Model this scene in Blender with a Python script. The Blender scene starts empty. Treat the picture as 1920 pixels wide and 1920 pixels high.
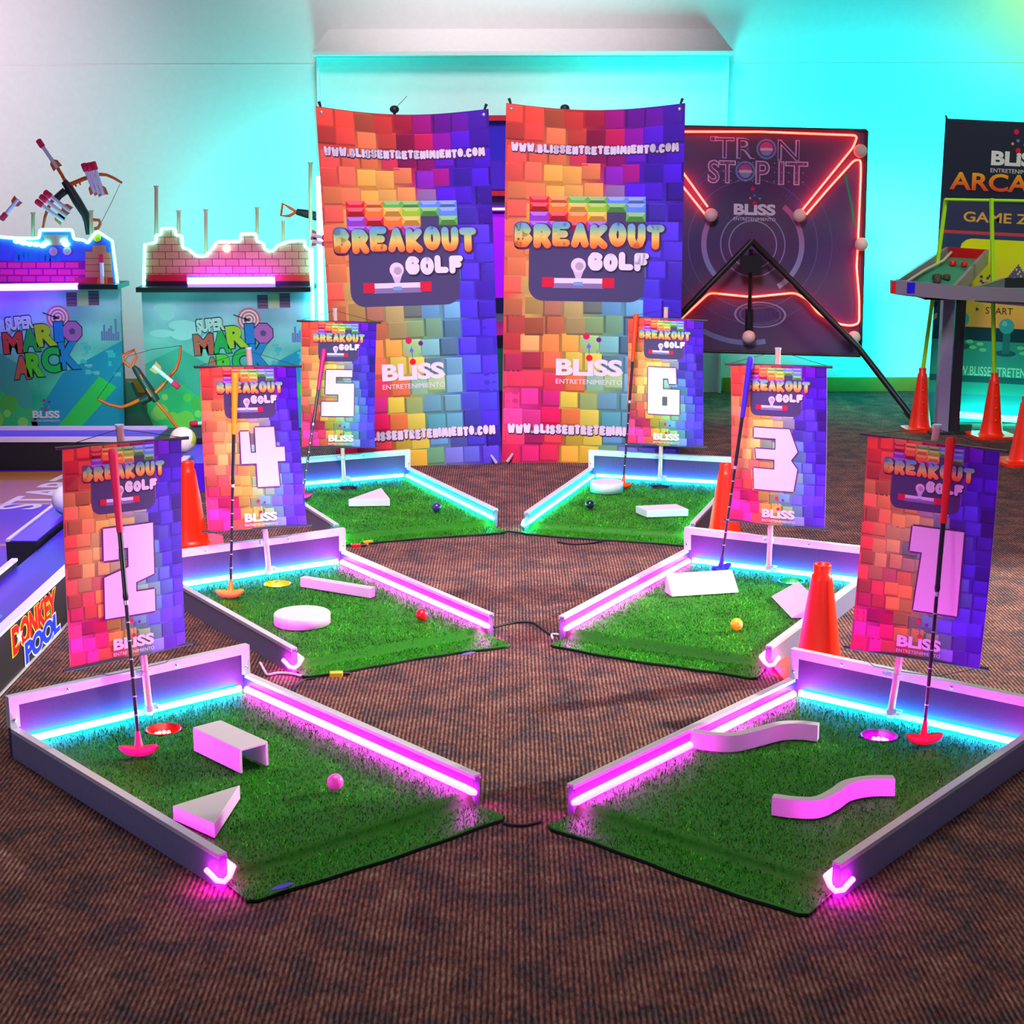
import bpy, bmesh, math, random
from mathutils import Vector, Matrix
random.seed(7)
V = Vector
pi = math.pi
scene = bpy.context.scene
COL = scene.collection

# ------------------------------------------------------------------ camera
CAM_H, PITCH, ROLL, FPX = 1.5970603, math.radians(12.18638), math.radians(-0.101), 3094.566
cd = bpy.data.cameras.new('camera'); cam = bpy.data.objects.new('camera', cd); COL.objects.link(cam)
cd.sensor_fit = 'HORIZONTAL'; cd.sensor_width = 36.0; cd.lens = FPX / 1920 * 36.0
cd.clip_start = 0.05; cd.clip_end = 60
FW = V((0, math.cos(PITCH), -math.sin(PITCH))); UP = V((0, math.sin(PITCH), math.cos(PITCH))); RT = V((1, 0, 0))
R2 = RT * math.cos(ROLL) + UP * math.sin(ROLL); U2 = -RT * math.sin(ROLL) + UP * math.cos(ROLL)
CP = V((0, 0, CAM_H))
cam.matrix_world = Matrix(((R2.x, U2.x, -FW.x, 0), (R2.y, U2.y, -FW.y, 0), (R2.z, U2.z, -FW.z, CAM_H), (0, 0, 0, 1)))
scene.camera = cam

# ------------------------------------------------------------------ view, world, lamps
vs = scene.view_settings
scene.display_settings.display_device = 'sRGB'
vs.view_transform = 'Standard'; vs.look = 'None'; vs.exposure = 0.0; vs.gamma = 1.0; vs.use_curve_mapping = False
w = bpy.data.worlds.new('hall'); scene.world = w; w.use_nodes = True
w.node_tree.nodes['Background'].inputs[0].default_value = (0.72, 0.74, 1.0, 1)
w.node_tree.nodes['Background'].inputs[1].default_value = 0.06

def lamp(name, kind, loc, target, power, color, size=1.0, spot=60, blend=0.6, spread=180):
    ld = bpy.data.lights.new(name, kind); o = bpy.data.objects.new(name, ld); COL.objects.link(o)
    o.location = loc; d = V(target) - V(loc)
    o.rotation_euler = d.to_track_quat('-Z', 'Y').to_euler()
    ld.energy = power; ld.color = color
    if kind == 'AREA':
        ld.shape = 'SQUARE'; ld.size = size; ld.spread = math.radians(spread)
    elif kind == 'SPOT':
        ld.spot_size = math.radians(spot); ld.spot_blend = blend; ld.shadow_soft_size = size
    else:
        ld.shadow_soft_size = size
    return o
lamp('ceiling_light', 'AREA', (0, 4.9, 4.6), (0, 4.7, 0), 58, (1.0, 0.86, 0.74), 3.2, spread=110)
lamp('front_light', 'AREA', (-0.3, 3.7, 4.8), (0.0, 7.4, 0.4), 92, (1.0, 0.74, 1.0), 1.6, spread=62)
lamp('side_spot', 'SPOT', (5.8, 6.9, 2.3), (0.45, 5.35, 0.0), 3700, (1.0, 0.97, 0.90), 0.07, spot=26, blend=0.55)
lamp('wall_pink_lamp', 'SPOT', (-5.4, 7.6, 3.6), (-4.3, 11.3, 2.2), 1050, (1.0, 0.79, 0.94), 0.5, spot=62, blend=1.0)
lamp('wall_top_lamp', 'SPOT', (-0.7, 8.2, 4.6), (-0.3, 11.3, 3.4), 560, (0.94, 1.0, 0.99), 0.5, spot=62, blend=1.0)
lamp('wall_cyan_right', 'SPOT', (2.62, 10.3, 0.75), (2.60, 11.35, 1.15), 480, (0.0, 0.95, 1.0), 0.25, spot=125, blend=1.0)
lamp('wall_cyan_mid', 'SPOT', (1.0, 10.5, 1.2), (1.05, 11.35, 1.75), 120, (0.0, 1.0, 0.88), 0.25, spot=150, blend=1.0)
lamp('wall_cyan_left', 'SPOT', (-1.15, 10.75, 0.7), (-1.45, 11.35, 1.15), 200, (0.0, 1.0, 0.90), 0.2, spot=150, blend=1.0)
lamp('wall_lime_lamp', 'SPOT', (4.3, 10.4, 3.4), (3.9, 11.35, 3.0), 260, (0.45, 1.0, 0.0), 0.3, spot=70, blend=1.0)
lamp('floor_green_lamp', 'SPOT', (2.3, 10.9, 1.6), (1.7, 10.2, 0.0), 70, (0.0, 1.0, 0.12), 0.2, spot=110, blend=1.0)
lamp('floor_teal_lamp', 'SPOT', (-2.1, 8.95, 0.30), (-1.95, 9.75, 0.42), 16, (0.05, 1.0, 0.55), 0.15, spot=150, blend=1.0)

lamp('fill_spot_left', 'SPOT', (-4.2, -0.4, 2.4), (-1.0, 4.4, 0.0), 330, (0.62, 0.64, 1.0), 0.4, spot=50, blend=1.0)  # added bluish fill left of the camera, brightens the outer rail sides
lamp('fill_spot_right', 'SPOT', (4.4, -0.2, 2.4), (1.2, 4.6, 0.0), 190, (0.66, 0.66, 1.0), 0.4, spot=50, blend=1.0)  # added weaker fill on the right, same purpose
lamp('hood_lamp', 'SPOT', (0.08, 9.5, 4.9), (0.08, 11.25, 2.32), 150, (1.0, 0.66, 0.82), 0.2, spot=52, blend=0.9)
lamp('arcade_wash', 'SPOT', (3.4, 8.0, 3.3), (2.85, 9.98, 1.05), 170, (0.85, 1.0, 0.62), 0.2, spot=46, blend=0.8)

# ------------------------------------------------------------------ helpers
def ray(u, v): return FW + R2 * ((u - 960) / FPX) - U2 * ((v - 960) / FPX)
def atz(u, v, z=0.0):
    d = ray(u, v); return CP + d * ((z - CAM_H) / d.z)
def aty(u, v, y):
    d = ray(u, v); return CP + d * (y / d.y)
def onplane(u, v, P, n):
    d = ray(u, v); return CP + d * ((P - CP).dot(n) / d.dot(n))

def lin(c):
    return tuple(((x / 255) / 12.92 if x / 255 <= 0.04045 else ((x / 255 + 0.055) / 1.055) ** 2.4) for x in c[:3])

class MB:
    def __init__(s): s.v = []; s.f = []; s.smooth = []
    def add(s, vs_, fs_, sm=False, M=None):
        b = len(s.v)
        for q in vs_:
            q = V(q); s.v.append(M @ q if M is not None else q)
        for f in fs_: s.f.append(tuple(b + i for i in f)); s.smooth.append(sm)
        return s
    def box(s, lo, hi, M=None):
        x0, y0, z0 = lo; x1, y1, z1 = hi
        return s.add([(x0, y0, z0), (x1, y0, z0), (x1, y1, z0), (x0, y1, z0), (x0, y0, z1), (x1, y0, z1), (x1, y1, z1), (x0, y1, z1)],
              [(0, 3, 2, 1), (4, 5, 6, 7), (0, 1, 5, 4), (1, 2, 6, 5), (2, 3, 7, 6), (3, 0, 4, 7)], False, M)
    def bbox(s, lo, hi, b=0.003, M=None):      # box with chamfered vertical and top edges
        x0, y0, z0 = lo; x1, y1, z1 = hi
        ring = lambda e, z: [(x0 + e, y0, z), (x1 - e, y0, z), (x1, y0 + e, z), (x1, y1 - e, z), (x1 - e, y1, z), (x0 + e, y1, z), (x0, y1 - e, z), (x0, y0 + e, z)]
        ring2 = [(min(max(x, x0 + b), x1 - b), min(max(y, y0 + b), y1 - b), z1) for x, y, z in ring(b, z1)]
        vs_ = ring(b, z0) + ring(b, z1 - b) + ring2
        fs = [tuple(range(7, -1, -1)), tuple(range(16, 24))]
        for k in (0, 8):
            for i in range(8): fs.append((k + i, k + (i + 1) % 8, k + 8 + (i + 1) % 8, k + 8 + i))
        return s.add(vs_, fs, False, M)
    def prism(s, poly, z0, z1, M=None, sm=False, bev=0.0):
        n = len(poly); a = sum(poly[i][0] * poly[(i + 1) % n][1] - poly[(i + 1) % n][0] * poly[i][1] for i in range(n))
        if a < 0: poly = poly[::-1]
        vs_ = [(x, y, z0) for x, y in poly] + [(x, y, z1) for x, y in poly]
        s.add(vs_, [tuple(range(n - 1, -1, -1)), tuple(range(n, 2 * n))], False, M)
        s.add(vs_, [(i, (i + 1) % n, n + (i + 1) % n, n + i) for i in range(n)], sm, M)
        return s
    def tube(s, path, r, n=8, cap=True, M=None):
        path = [V(q) for q in path]; m = len(path)
        rs = r if isinstance(r, (list, tuple)) else [r] * m
        T = []
        for i in range(m):
            t = path[min(i + 1, m - 1)] - path[max(i - 1, 0)]; T.append(t.normalized())
        ref = V((0, 0, 1)) if abs(T[0].z) < 0.9 else V((1, 0, 0))
        nx = (ref - T[0] * ref.dot(T[0])).normalized(); vs_ = []
        for i in range(m):
            nx = (nx - T[i] * nx.dot(T[i])).normalized(); ny = T[i].cross(nx)
            for k in range(n):
                a = 2 * pi * k / n; vs_.append(path[i] + (nx * math.cos(a) + ny * math.sin(a)) * rs[i])
        fs = [(i * n + k, i * n + (k + 1) % n, (i + 1) * n + (k + 1) % n, (i + 1) * n + k) for i in range(m - 1) for k in range(n)]
        s.add(vs_, fs, True, M)
        if cap: s.add(vs_, [tuple(range(n - 1, -1, -1)), tuple(range((m - 1) * n, m * n))], False, M)
        return s
    def lathe(s, prof, n=24, M=None, c=(0, 0, 0), caps=True):
        vs_ = []
        for r, z in prof:
            for k in range(n): a = 2 * pi * k / n; vs_.append((c[0] + r * math.cos(a), c[1] + r * math.sin(a), c[2] + z))
        m = len(prof)
        fs = [(i * n + k, i * n + (k + 1) % n, (i + 1) * n + (k + 1) % n, (i + 1) * n + k) for i in range(m - 1) for k in range(n)]
        s.add(vs_, fs, True, M)
        if caps and prof[0][0] > 1e-5: s.add(vs_, [tuple(range(n - 1, -1, -1))], False, M)
        if caps and prof[-1][0] > 1e-5: s.add(vs_, [tuple(range((m - 1) * n, m * n))], False, M)
        return s
    def ball(s, c, r, n=16, sc=(1, 1, 1)):
        prof = []
        vs_ = []; m = n // 2
        for i in range(m + 1):
            a = pi * i / m - pi / 2
            for k in range(n):
                b = 2 * pi * k / n
                vs_.append((c[0] + r * sc[0] * math.cos(a) * math.cos(b), c[1] + r * sc[1] * math.cos(a) * math.sin(b), c[2] + r * sc[2] * math.sin(a)))
        fs = [(i * n + k, i * n + (k + 1) % n, (i + 1) * n + (k + 1) % n, (i + 1) * n + k) for i in range(m) for k in range(n)]
        return s.add(vs_, fs, True)
    def mesh(s, name, mat):
        me = bpy.data.meshes.new(name); me.from_pydata([tuple(q) for q in s.v], [], s.f)
        me.polygons.foreach_set('use_smooth', s.smooth)
        if mat: me.materials.append(mat)
        me.update(); return me

def link(name, data, parent=None, loc=None, rz=None):
    o = bpy.data.objects.new(name, data); COL.objects.link(o)
    if parent is not None: o.parent = parent
    if loc is not None: o.location = loc
    if rz is not None: o.rotation_euler = (0, 0, rz)
    return o
def obj(name, mb, mat, parent=None, loc=None, rz=None):
    return link(name, mb.mesh(name, mat), parent, loc, rz)
def tag(o, label=None, cat=None, group=None, kind=None):
    if label: o['label'] = label
    if cat: o['category'] = cat
    if group: o['group'] = group
    if kind: o['kind'] = kind
    return o
def thing(name, label, cat, loc=(0, 0, 0), rz=0, group=None):
    return tag(link(name, None, None, loc, rz), label, cat, group)
def local(root):                      # world -> root space
    M = Matrix.Translation(root.location) @ Matrix.Rotation(root.rotation_euler.z, 4, 'Z')
    Mi = M.inverted()
    return lambda p: Mi @ V(p)

# ------------------------------------------------------------------ materials
def mat(name, rgb=(200, 200, 200), rough=0.5, metal=0.0, spec=0.5, emit=None, es=0.0, trans=0.0, coat=0.0):
    m = bpy.data.materials.new(name); m.use_nodes = True
    b = m.node_tree.nodes['Principled BSDF']
    b.inputs['Base Color'].default_value = (*lin(rgb), 1); b.inputs['Roughness'].default_value = rough
    b.inputs['Metallic'].default_value = metal; b.inputs['Specular IOR Level'].default_value = spec
    b.inputs['Transmission Weight'].default_value = trans; b.inputs['Coat Weight'].default_value = coat
    if emit: b.inputs['Emission Color'].default_value = (*emit, 1); b.inputs['Emission Strength'].default_value = es
    return m
def nd(m, t, **kw):
    n = m.node_tree.nodes.new(t)
    for k, v in kw.items(): setattr(n, k, v)
    return n
def lk(m, a, b): m.node_tree.links.new(a, b)
def speckle(m, amount=0.12, scale=60, bump=0.0):
    nt = m.node_tree; b = nt.nodes['Principled BSDF']; base = b.inputs['Base Color'].default_value[:]
    tc = nd(m, 'ShaderNodeTexCoord'); no = nd(m, 'ShaderNodeTexNoise'); no.inputs['Scale'].default_value = scale; no.inputs['Detail'].default_value = 4
    lk(m, tc.outputs['Object'], no.inputs['Vector'])
    mx = nd(m, 'ShaderNodeMix', data_type='RGBA')
    mx.inputs[6].default_value = tuple(c * (1 - amount) for c in base[:3]) + (1,)
    mx.inputs[7].default_value = tuple(min(1, c * (1 + amount)) for c in base[:3]) + (1,)
    lk(m, no.outputs['Fac'], mx.inputs[0]); lk(m, mx.outputs[2], b.inputs['Base Color'])
    if bump:
        bp = nd(m, 'ShaderNodeBump'); bp.inputs['Strength'].default_value = bump; bp.inputs['Distance'].default_value = 0.002
        lk(m, no.outputs['Fac'], bp.inputs['Height']); lk(m, bp.outputs[0], b.inputs['Normal'])
    return m
def print_mat(name, rough=0.4, spec=0.4):
    m = mat(name, rough=rough, spec=spec); a = nd(m, 'ShaderNodeAttribute', attribute_name='ink')
    lk(m, a.outputs['Color'], m.node_tree.nodes['Principled BSDF'].inputs['Base Color']); return m

M_wall = speckle(mat('wall_paint', (226, 222, 220), 0.85, spec=0.2), 0.05, 25)
M_white = speckle(mat('white_block_paint', (200, 190, 196), 0.55), 0.03, 40)
M_trim = mat('white_trim', (235, 235, 235), 0.4)
M_wood_base = speckle(mat('oak_baseboard', (150, 140, 40), 0.5), 0.3, 12)
M_alu = speckle(mat('aluminium_edge', (214, 212, 216), 0.38, metal=0.35), 0.06, 80)
M_board = speckle(mat('grey_board', (68, 48, 88), 0.5, spec=0.3), 0.18, 90)
M_railboard = speckle(mat('grey_rail_board', (118, 114, 144), 0.4), 0.14, 70)
M_black = mat('black_paint', (20, 20, 24), 0.45)
M_blackp = speckle(mat('black_panel', (26, 25, 30), 0.5), 0.3, 120)
M_screw = mat('steel_screw', (210, 210, 215), 0.25, metal=0.9)
M_cord = mat('black_cord', (28, 24, 30), 0.6)
M_whitecord = mat('white_wire', (225, 215, 225), 0.5)
M_clear = mat('clear_acrylic', (238, 196, 176), 0.12, trans=0.3, coat=0.6)
M_clearclip = mat('clear_clip', (225, 235, 245), 0.12, trans=0.5)
M_cone = mat('orange_cone_plastic', (255, 42, 4), 0.35)
M_lime = mat('lime_stick_plastic', (170, 240, 10), 0.4)
M_shaft = speckle(mat('black_shaft', (34, 31, 40), 0.3), 0.2, 200)
M_silver = mat('silver_ring', (220, 220, 225), 0.25, metal=0.6)
M_dowel = speckle(mat('wood_dowel', (222, 168, 130), 0.6), 0.15, 30)
M_orange = mat('orange_plastic', (255, 82, 8), 0.4)
M_dark = mat('charcoal_plastic', (44, 42, 50), 0.45)
M_foam_red = mat('red_foam', (250, 18, 84), 0.7)
M_foam_w = mat('pale_foam', (240, 226, 250), 0.6)
M_fin = mat('orange_fin', (235, 110, 60), 0.5)
M_vinyl = print_mat('printed_vinyl', 0.36, 0.4)
M_cloth = print_mat('printed_cloth', 0.5, 0.35)
M_boardprint = print_mat('printed_board', 0.4, 0.4)
def led(name, c, s): return mat(name, (240, 240, 240), 0.4, emit=c, es=s)
L_mag = led('magenta_tube', (1.0, 0.009, 0.88), 70.0)
L_cyan = led('cyan_tube', (0.0, 0.40, 1.0), 62.0)
L_green = led('sea_green_tube', (0.002, 1.0, 0.64), 34.0)
L_neon = led('neon_ice', (0.06, 1.0, 0.92), 12.0)
L_uv = led('violet_tube', (0.26, 0.02, 1.0), 40.0)
L_red = led('red_neon', (1.0, 0.03, 0.012), 15.0)
L_teal = led('teal_tube', (0.02, 1.0, 0.72), 24.0)

def carpet_mat():
    m = mat('ribbed_carpet', (70, 50, 44), 0.95, spec=0.1); b = m.node_tree.nodes['Principled BSDF']
    tc = nd(m, 'ShaderNodeTexCoord')
    n1 = nd(m, 'ShaderNodeTexNoise'); n1.inputs['Scale'].default_value = 9; n1.inputs['Detail'].default_value = 5; n1.inputs['Roughness'].default_value = 0.65
    n2 = nd(m, 'ShaderNodeTexNoise'); n2.inputs['Scale'].default_value = 160; n2.inputs['Detail'].default_value = 2
    mp = nd(m, 'ShaderNodeMapping'); mp.inputs['Scale'].default_value = (1, 0.28, 1)
    lk(m, tc.outputs['Object'], n1.inputs['Vector']); lk(m, tc.outputs['Object'], mp.inputs['Vector']); lk(m, mp.outputs[0], n2.inputs['Vector'])
    r1 = nd(m, 'ShaderNodeValToRGB')
    e = r1.color_ramp.elements; e[0].position = 0.32; e[0].color = (*lin((84, 52, 48)), 1); e[1].position = 0.70; e[1].color = (*lin((120, 90, 80)), 1)
    q = e.new(0.5); q.color = (*lin((102, 68, 62)), 1); q2 = e.new(0.42); q2.color = (*lin((76, 64, 66)), 1)
    lk(m, n1.outputs['Fac'], r1.inputs[0])
    wv = nd(m, 'ShaderNodeTexWave', wave_type='BANDS', bands_direction='X'); wv.inputs['Scale'].default_value = 26; wv.inputs['Distortion'].default_value = 0.6; wv.inputs['Detail'].default_value = 1
    lk(m, tc.outputs['Object'], wv.inputs['Vector'])
    mr = nd(m, 'ShaderNodeMapRange'); mr.inputs[3].default_value = 0.42; mr.inputs[4].default_value = 1.62; lk(m, wv.outputs['Fac'], mr.inputs[0])
    mr2 = nd(m, 'ShaderNodeMapRange'); mr2.inputs[1].default_value = 0.3; mr2.inputs[2].default_value = 0.7; mr2.inputs[3].default_value = 0.45; mr2.inputs[4].default_value = 1.55; lk(m, n2.outputs['Fac'], mr2.inputs[0])
    mu = nd(m, 'ShaderNodeMath', operation='MULTIPLY'); lk(m, mr.outputs[0], mu.inputs[0]); lk(m, mr2.outputs[0], mu.inputs[1])
    vm = nd(m, 'ShaderNodeVectorMath', operation='SCALE'); lk(m, r1.outputs[0], vm.inputs[0]); lk(m, mu.outputs[0], vm.inputs['Scale'])
    lk(m, vm.outputs[0], b.inputs['Base Color'])
    bp = nd(m, 'ShaderNodeBump'); bp.inputs['Strength'].default_value = 0.5; bp.inputs['Distance'].default_value = 0.003
    lk(m, wv.outputs['Fac'], bp.inputs['Height']); lk(m, bp.outputs[0], b.inputs['Normal'])
    return m
M_carpet = carpet_mat()

# ------------------------------------------------------------------ printed graphics
_glyph = {}
def glyphs(txt, off):
    key = (txt, off)
    if key not in _glyph:
        c = bpy.data.curves.new('t', 'FONT'); c.body = txt; c.offset = off; c.resolution_u = 4; c.fill_mode = 'FRONT'
        c.dimensions = '2D'
        o = bpy.data.objects.new('t', c); me = bpy.data.meshes.new_from_object(o)
        vs_ = [(q.co.x, q.co.y) for q in me.vertices]; fs = [tuple(f.vertices) for f in me.polygons]
        bpy.data.objects.remove(o); bpy.data.curves.remove(c); bpy.data.meshes.remove(me)
        _glyph[key] = (vs_, fs)
    return _glyph[key]

BUB = {'B': [[(0, 0), (0, 1)], [(0, 0), (.6, .02), (.85, .22), (.6, .46), (0, .48)], [(.6, .46), (1, .72), (.65, 1), (0, 1)]], 'R': [[(0, 1), (0, 0), (.65, .02), (.95, .26), (.65, .52), (0, .52)], [(.5, .52), (1, 1)]],
       'E': [[(1, 0), (0, 0), (0, 1), (1, 1)], [(0, .5), (.8, .5)]], 'A': [[(0, 1), (.5, 0), (1, 1)], [(.2, .68), (.8, .68)]], 'K': [[(0, 0), (0, 1)], [(.95, 0), (.1, .52), (1, 1)]],
       'O': [[(.5 + .5 * math.sin(k * pi / 6), .5 - .5 * math.cos(k * pi / 6)) for k in range(13)]], 'U': [[(0, 0), (0, .65), (.2, .95), (.5, 1), (.8, .95), (1, .65), (1, 0)]], 'T': [[(0, 0), (1, 0)], [(.5, 0), (.5, 1)]],
       'G': [[(1, .12), (.7, 0), (.3, 0), (0, .3), (0, .7), (.3, 1), (.8, 1), (1, .85), (1, .58), (.65, .58)]], 'L': [[(0, 0), (0, 1), (1, 1)]], 'F': [[(1, 0), (0, 0), (0, 1)], [(0, .5), (.8, .5)]],
       'W': [[(0, 0), (.2, 1), (.5, .3), (.8, 1), (1, 0)]], '.': [[(.5, 1), (.5, 1)]], 'I': [[(.5, 0), (.5, 1)]], 'S': [[(1, .1), (.6, 0), (.2, .05), (0, .25), (.3, .47), (.8, .55), (1, .78), (.7, 1), (.3, 1), (0, .9)]],
       'N': [[(0, 1), (0, 0), (1, 1), (1, 0)]], 'M': [[(0, 1), (.1, 0), (.5, .7), (.9, 0), (1, 1)]], 'C': [[(1, .12), (.7, 0), (.3, 0), (0, .3), (0, .7), (.3, 1), (.7, 1), (1, .88)]]}
class Print:
    """flat artwork: polygons in (s, t) millimetre-free sheet units, t measured downward"""
    def __init__(s): s.v = []; s.f = []; s.c = []
    def poly(s, pts, col, layer=1):
        b = len(s.v); s.v += [(x, y, layer) for x, y in pts]; s.f.append(tuple(range(b, b + len(pts))))
        s.c.append([lin(col)] * len(pts))
    def quad(s, x0, y0, x1, y1, col, layer=1): s.poly([(x0, y0), (x1, y0), (x1, y1), (x0, y1)], col, layer)
    def grid(s, x0, y0, x1, y1, nx, ny, fn, layer=0):
        for j in range(ny):
            for i in range(nx):
                a = x0 + (x1 - x0) * i / nx; b = x0 + (x1 - x0) * (i + 1) / nx; c = y0 + (y1 - y0) * j / ny; d = y0 + (y1 - y0) * (j + 1) / ny
                n = len(s.v); s.v += [(a, c, layer), (b, c, layer), (b, d, layer), (a, d, layer)]; s.f.append((n, n + 1, n + 2, n + 3))
                s.c.append([lin(fn(*q)) for q in ((a, c), (b, c), (b, d), (a, d))])
    def disc(s, cx, cy, r, col, layer=1, n=20, ry=None):
        ry = ry or r; s.poly([(cx + r * math.cos(2 * pi * k / n), cy + ry * math.sin(2 * pi * k / n)) for k in range(n)], col, layer)
    def ring(s, cx, cy, r0, r1, col, layer=1, n=40, a0=0, a1=360, col2=None, asp=1.0):
        for k in range(n):
            A = math.radians(a0 + (a1 - a0) * k / n); B = math.radians(a0 + (a1 - a0) * (k + 1) / n)
            f = (math.sin(A) + 1) / 2; cc = col if not col2 else tuple(col[i] * (1 - f) + col2[i] * f for i in range(3))
            s.poly([(cx + r * math.cos(q), cy + asp * r * math.sin(q)) for r, q in ((r0, A), (r0, B), (r1, B), (r1, A))], cc, layer)
    def line(s, pts, wd, col, layer=1):
        for (x0, y0), (x1, y1) in zip(pts[:-1], pts[1:]):
            L = math.hypot(x1 - x0, y1 - y0) or 1e-9; nx, ny = -(y1 - y0) / L * wd / 2, (x1 - x0) / L * wd / 2
            s.poly([(x0 + nx, y0 + ny), (x1 + nx, y1 + ny), (x1 - nx, y1 - ny), (x0 - nx, y0 - ny)], col, layer)
    def text(s, txt, x0, y0, x1, y1, col, layer=2, off=0.0, grad=None, rot=0.0):
        vs_, fs = glyphs(txt, off)
        xa = min(q[0] for q in vs_); xb = max(q[0] for q in vs_); ya = min(q[1] for q in vs_); yb = max(q[1] for q in vs_)
        b = len(s.v); cx, cy = (x0 + x1) / 2, (y0 + y1) / 2; cr, sr = math.cos(rot), math.sin(rot); cols = []
        for q in vs_:
            t = (q[1] - ya) / (yb - ya); x = x0 + (q[0] - xa) / (xb - xa) * (x1 - x0); y = y1 - t * (y1 - y0)
            dx, dy = x - cx, y - cy; s.v.append((cx + dx * cr - dy * sr, cy + dx * sr + dy * cr, layer))
            if grad:
                g = (1 - t) * (len(grad) - 1); k = min(int(g), len(grad) - 2); fr = g - k
                cols.append(lin(tuple(grad[k][i] * (1 - fr) + grad[k + 1][i] * fr for i in range(3))))
            else: cols.append(lin(col))
        for f in fs:
            s.f.append(tuple(b + i for i in f)); s.c.append([cols[i] for i in f])
    def split(s, mx):
        nv, nf, nc = list(s.v), [], []
        def mid(a, b): nv.append(tuple((nv[a][k] + nv[b][k]) / 2 for k in range(3))); return len(nv) - 1
        mc = lambda p, q: tuple((p[k] + q[k]) / 2 for k in range(3))
        st = []
        for f, c in zip(s.f, s.c):
            if max(math.hypot(s.v[f[k]][0] - s.v[f[k - 1]][0], s.v[f[k]][1] - s.v[f[k - 1]][1]) for k in range(len(f))) < mx: nf.append(f); nc.append(c); continue
            for k in range(1, len(f) - 1): st.append(((f[0], f[k], f[k + 1]), (c[0], c[k], c[k + 1])))
        while st:
            f, c = st.pop(); L = [math.hypot(nv[f[k]][0] - nv[f[(k + 1) % 3]][0], nv[f[k]][1] - nv[f[(k + 1) % 3]][1]) for k in range(3)]
            k = L.index(max(L))
            if L[k] < mx: nf.append(f); nc.append(c); continue
            a, b, d = f[k], f[(k + 1) % 3], f[(k + 2) % 3]; ca, cb, cd_ = c[k], c[(k + 1) % 3], c[(k + 2) % 3]
            m = mid(a, b); cm = mc(ca, cb); st.append(((a, m, d), (ca, cm, cd_))); st.append(((m, b, d), (cm, cb, cd_)))
        s.v, s.f, s.c = nv, nf, nc
    def word(s, txt, x0, y0, x1, y1, col, layer, pen, grad=None, grow=0.0):
        """fat round-ended lettering: every letter a bundle of thick strokes"""
        wd = [{'I': .5, '.': .42, 'W': 1.25, 'M': 1.2}.get(c, 1) for c in txt]; tot = sum(wd); x = x0; H = y1 - y0; r0 = pen * H; r = r0 + grow
        for n_, ch in enumerate(txt):
            w_ = wd[n_] / tot * (x1 - x0); up = H * 0.05 * math.sin(n_ * 2.1); a, b = x + r0 * 1.12, x + w_ - r0 * 1.12; x += w_; c0, c1 = y0 + r0 + up, y1 - r0 + up
            if b < a: a = b = (a + b) / 2
            for st in BUB[ch]:
                pts = [(a + p * (b - a), c0 + q * (c1 - c0)) for p, q in st]
                for m, (p, q) in enumerate(pts):
                    for kind in (0, 1):
                        if kind == 0: poly = [(p + r * math.cos(2 * pi * t / 10), q + r * math.sin(2 * pi * t / 10)) for t in range(10)]
                        elif m + 1 < len(pts):
                            p2, q2 = pts[m + 1]; L = math.hypot(p2 - p, q2 - q) or 1e-9; nx, ny = -(q2 - q) / L * r, (p2 - p) / L * r
                            nn = 4 if grad and abs(q2 - q) > .3 * H else 1
                            for t in range(nn):
                                u0, u1 = t / nn, (t + 1) / nn; A = (p + (p2 - p) * u0, q + (q2 - q) * u0); B = (p + (p2 - p) * u1, q + (q2 - q) * u1)
                                s.gpoly([(A[0] + nx, A[1] + ny), (B[0] + nx, B[1] + ny), (B[0] - nx, B[1] - ny), (A[0] - nx, A[1] - ny)], col, layer, grad, y0, y1)
                            continue
                        else: continue
                        s.gpoly(poly, col, layer, grad, y0, y1)
    def gpoly(s, pts, col, layer, grad, y0, y1):
        s.poly(pts, col, layer)
        if grad:
            cc = []
            for p, q in pts:
                g = min(max((q - y0) / (y1 - y0), 0), .999) * (len(grad) - 1); k = int(g); fr = g - k
                cc.append(lin(tuple(grad[k][i] * (1 - fr) + grad[k + 1][i] * fr for i in range(3))))
            s.c[-1] = cc
    def build(s, name, fn, m, parent=None, mx=None, loc=None, rz=None):
        if mx: s.split(mx)
        me = bpy.data.meshes.new(name); me.from_pydata([tuple(fn(*q)) for q in s.v], [], s.f)
        ca = me.color_attributes.new('ink', 'FLOAT_COLOR', 'CORNER'); flat = []
        for poly, cc in zip(me.polygons, s.c):
            for c in cc: flat += [c[0], c[1], c[2], 1.0]
        ca.data.foreach_set('color', flat); me.materials.append(m); me.update()
        return link(name, me, parent, loc, rz)

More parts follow.
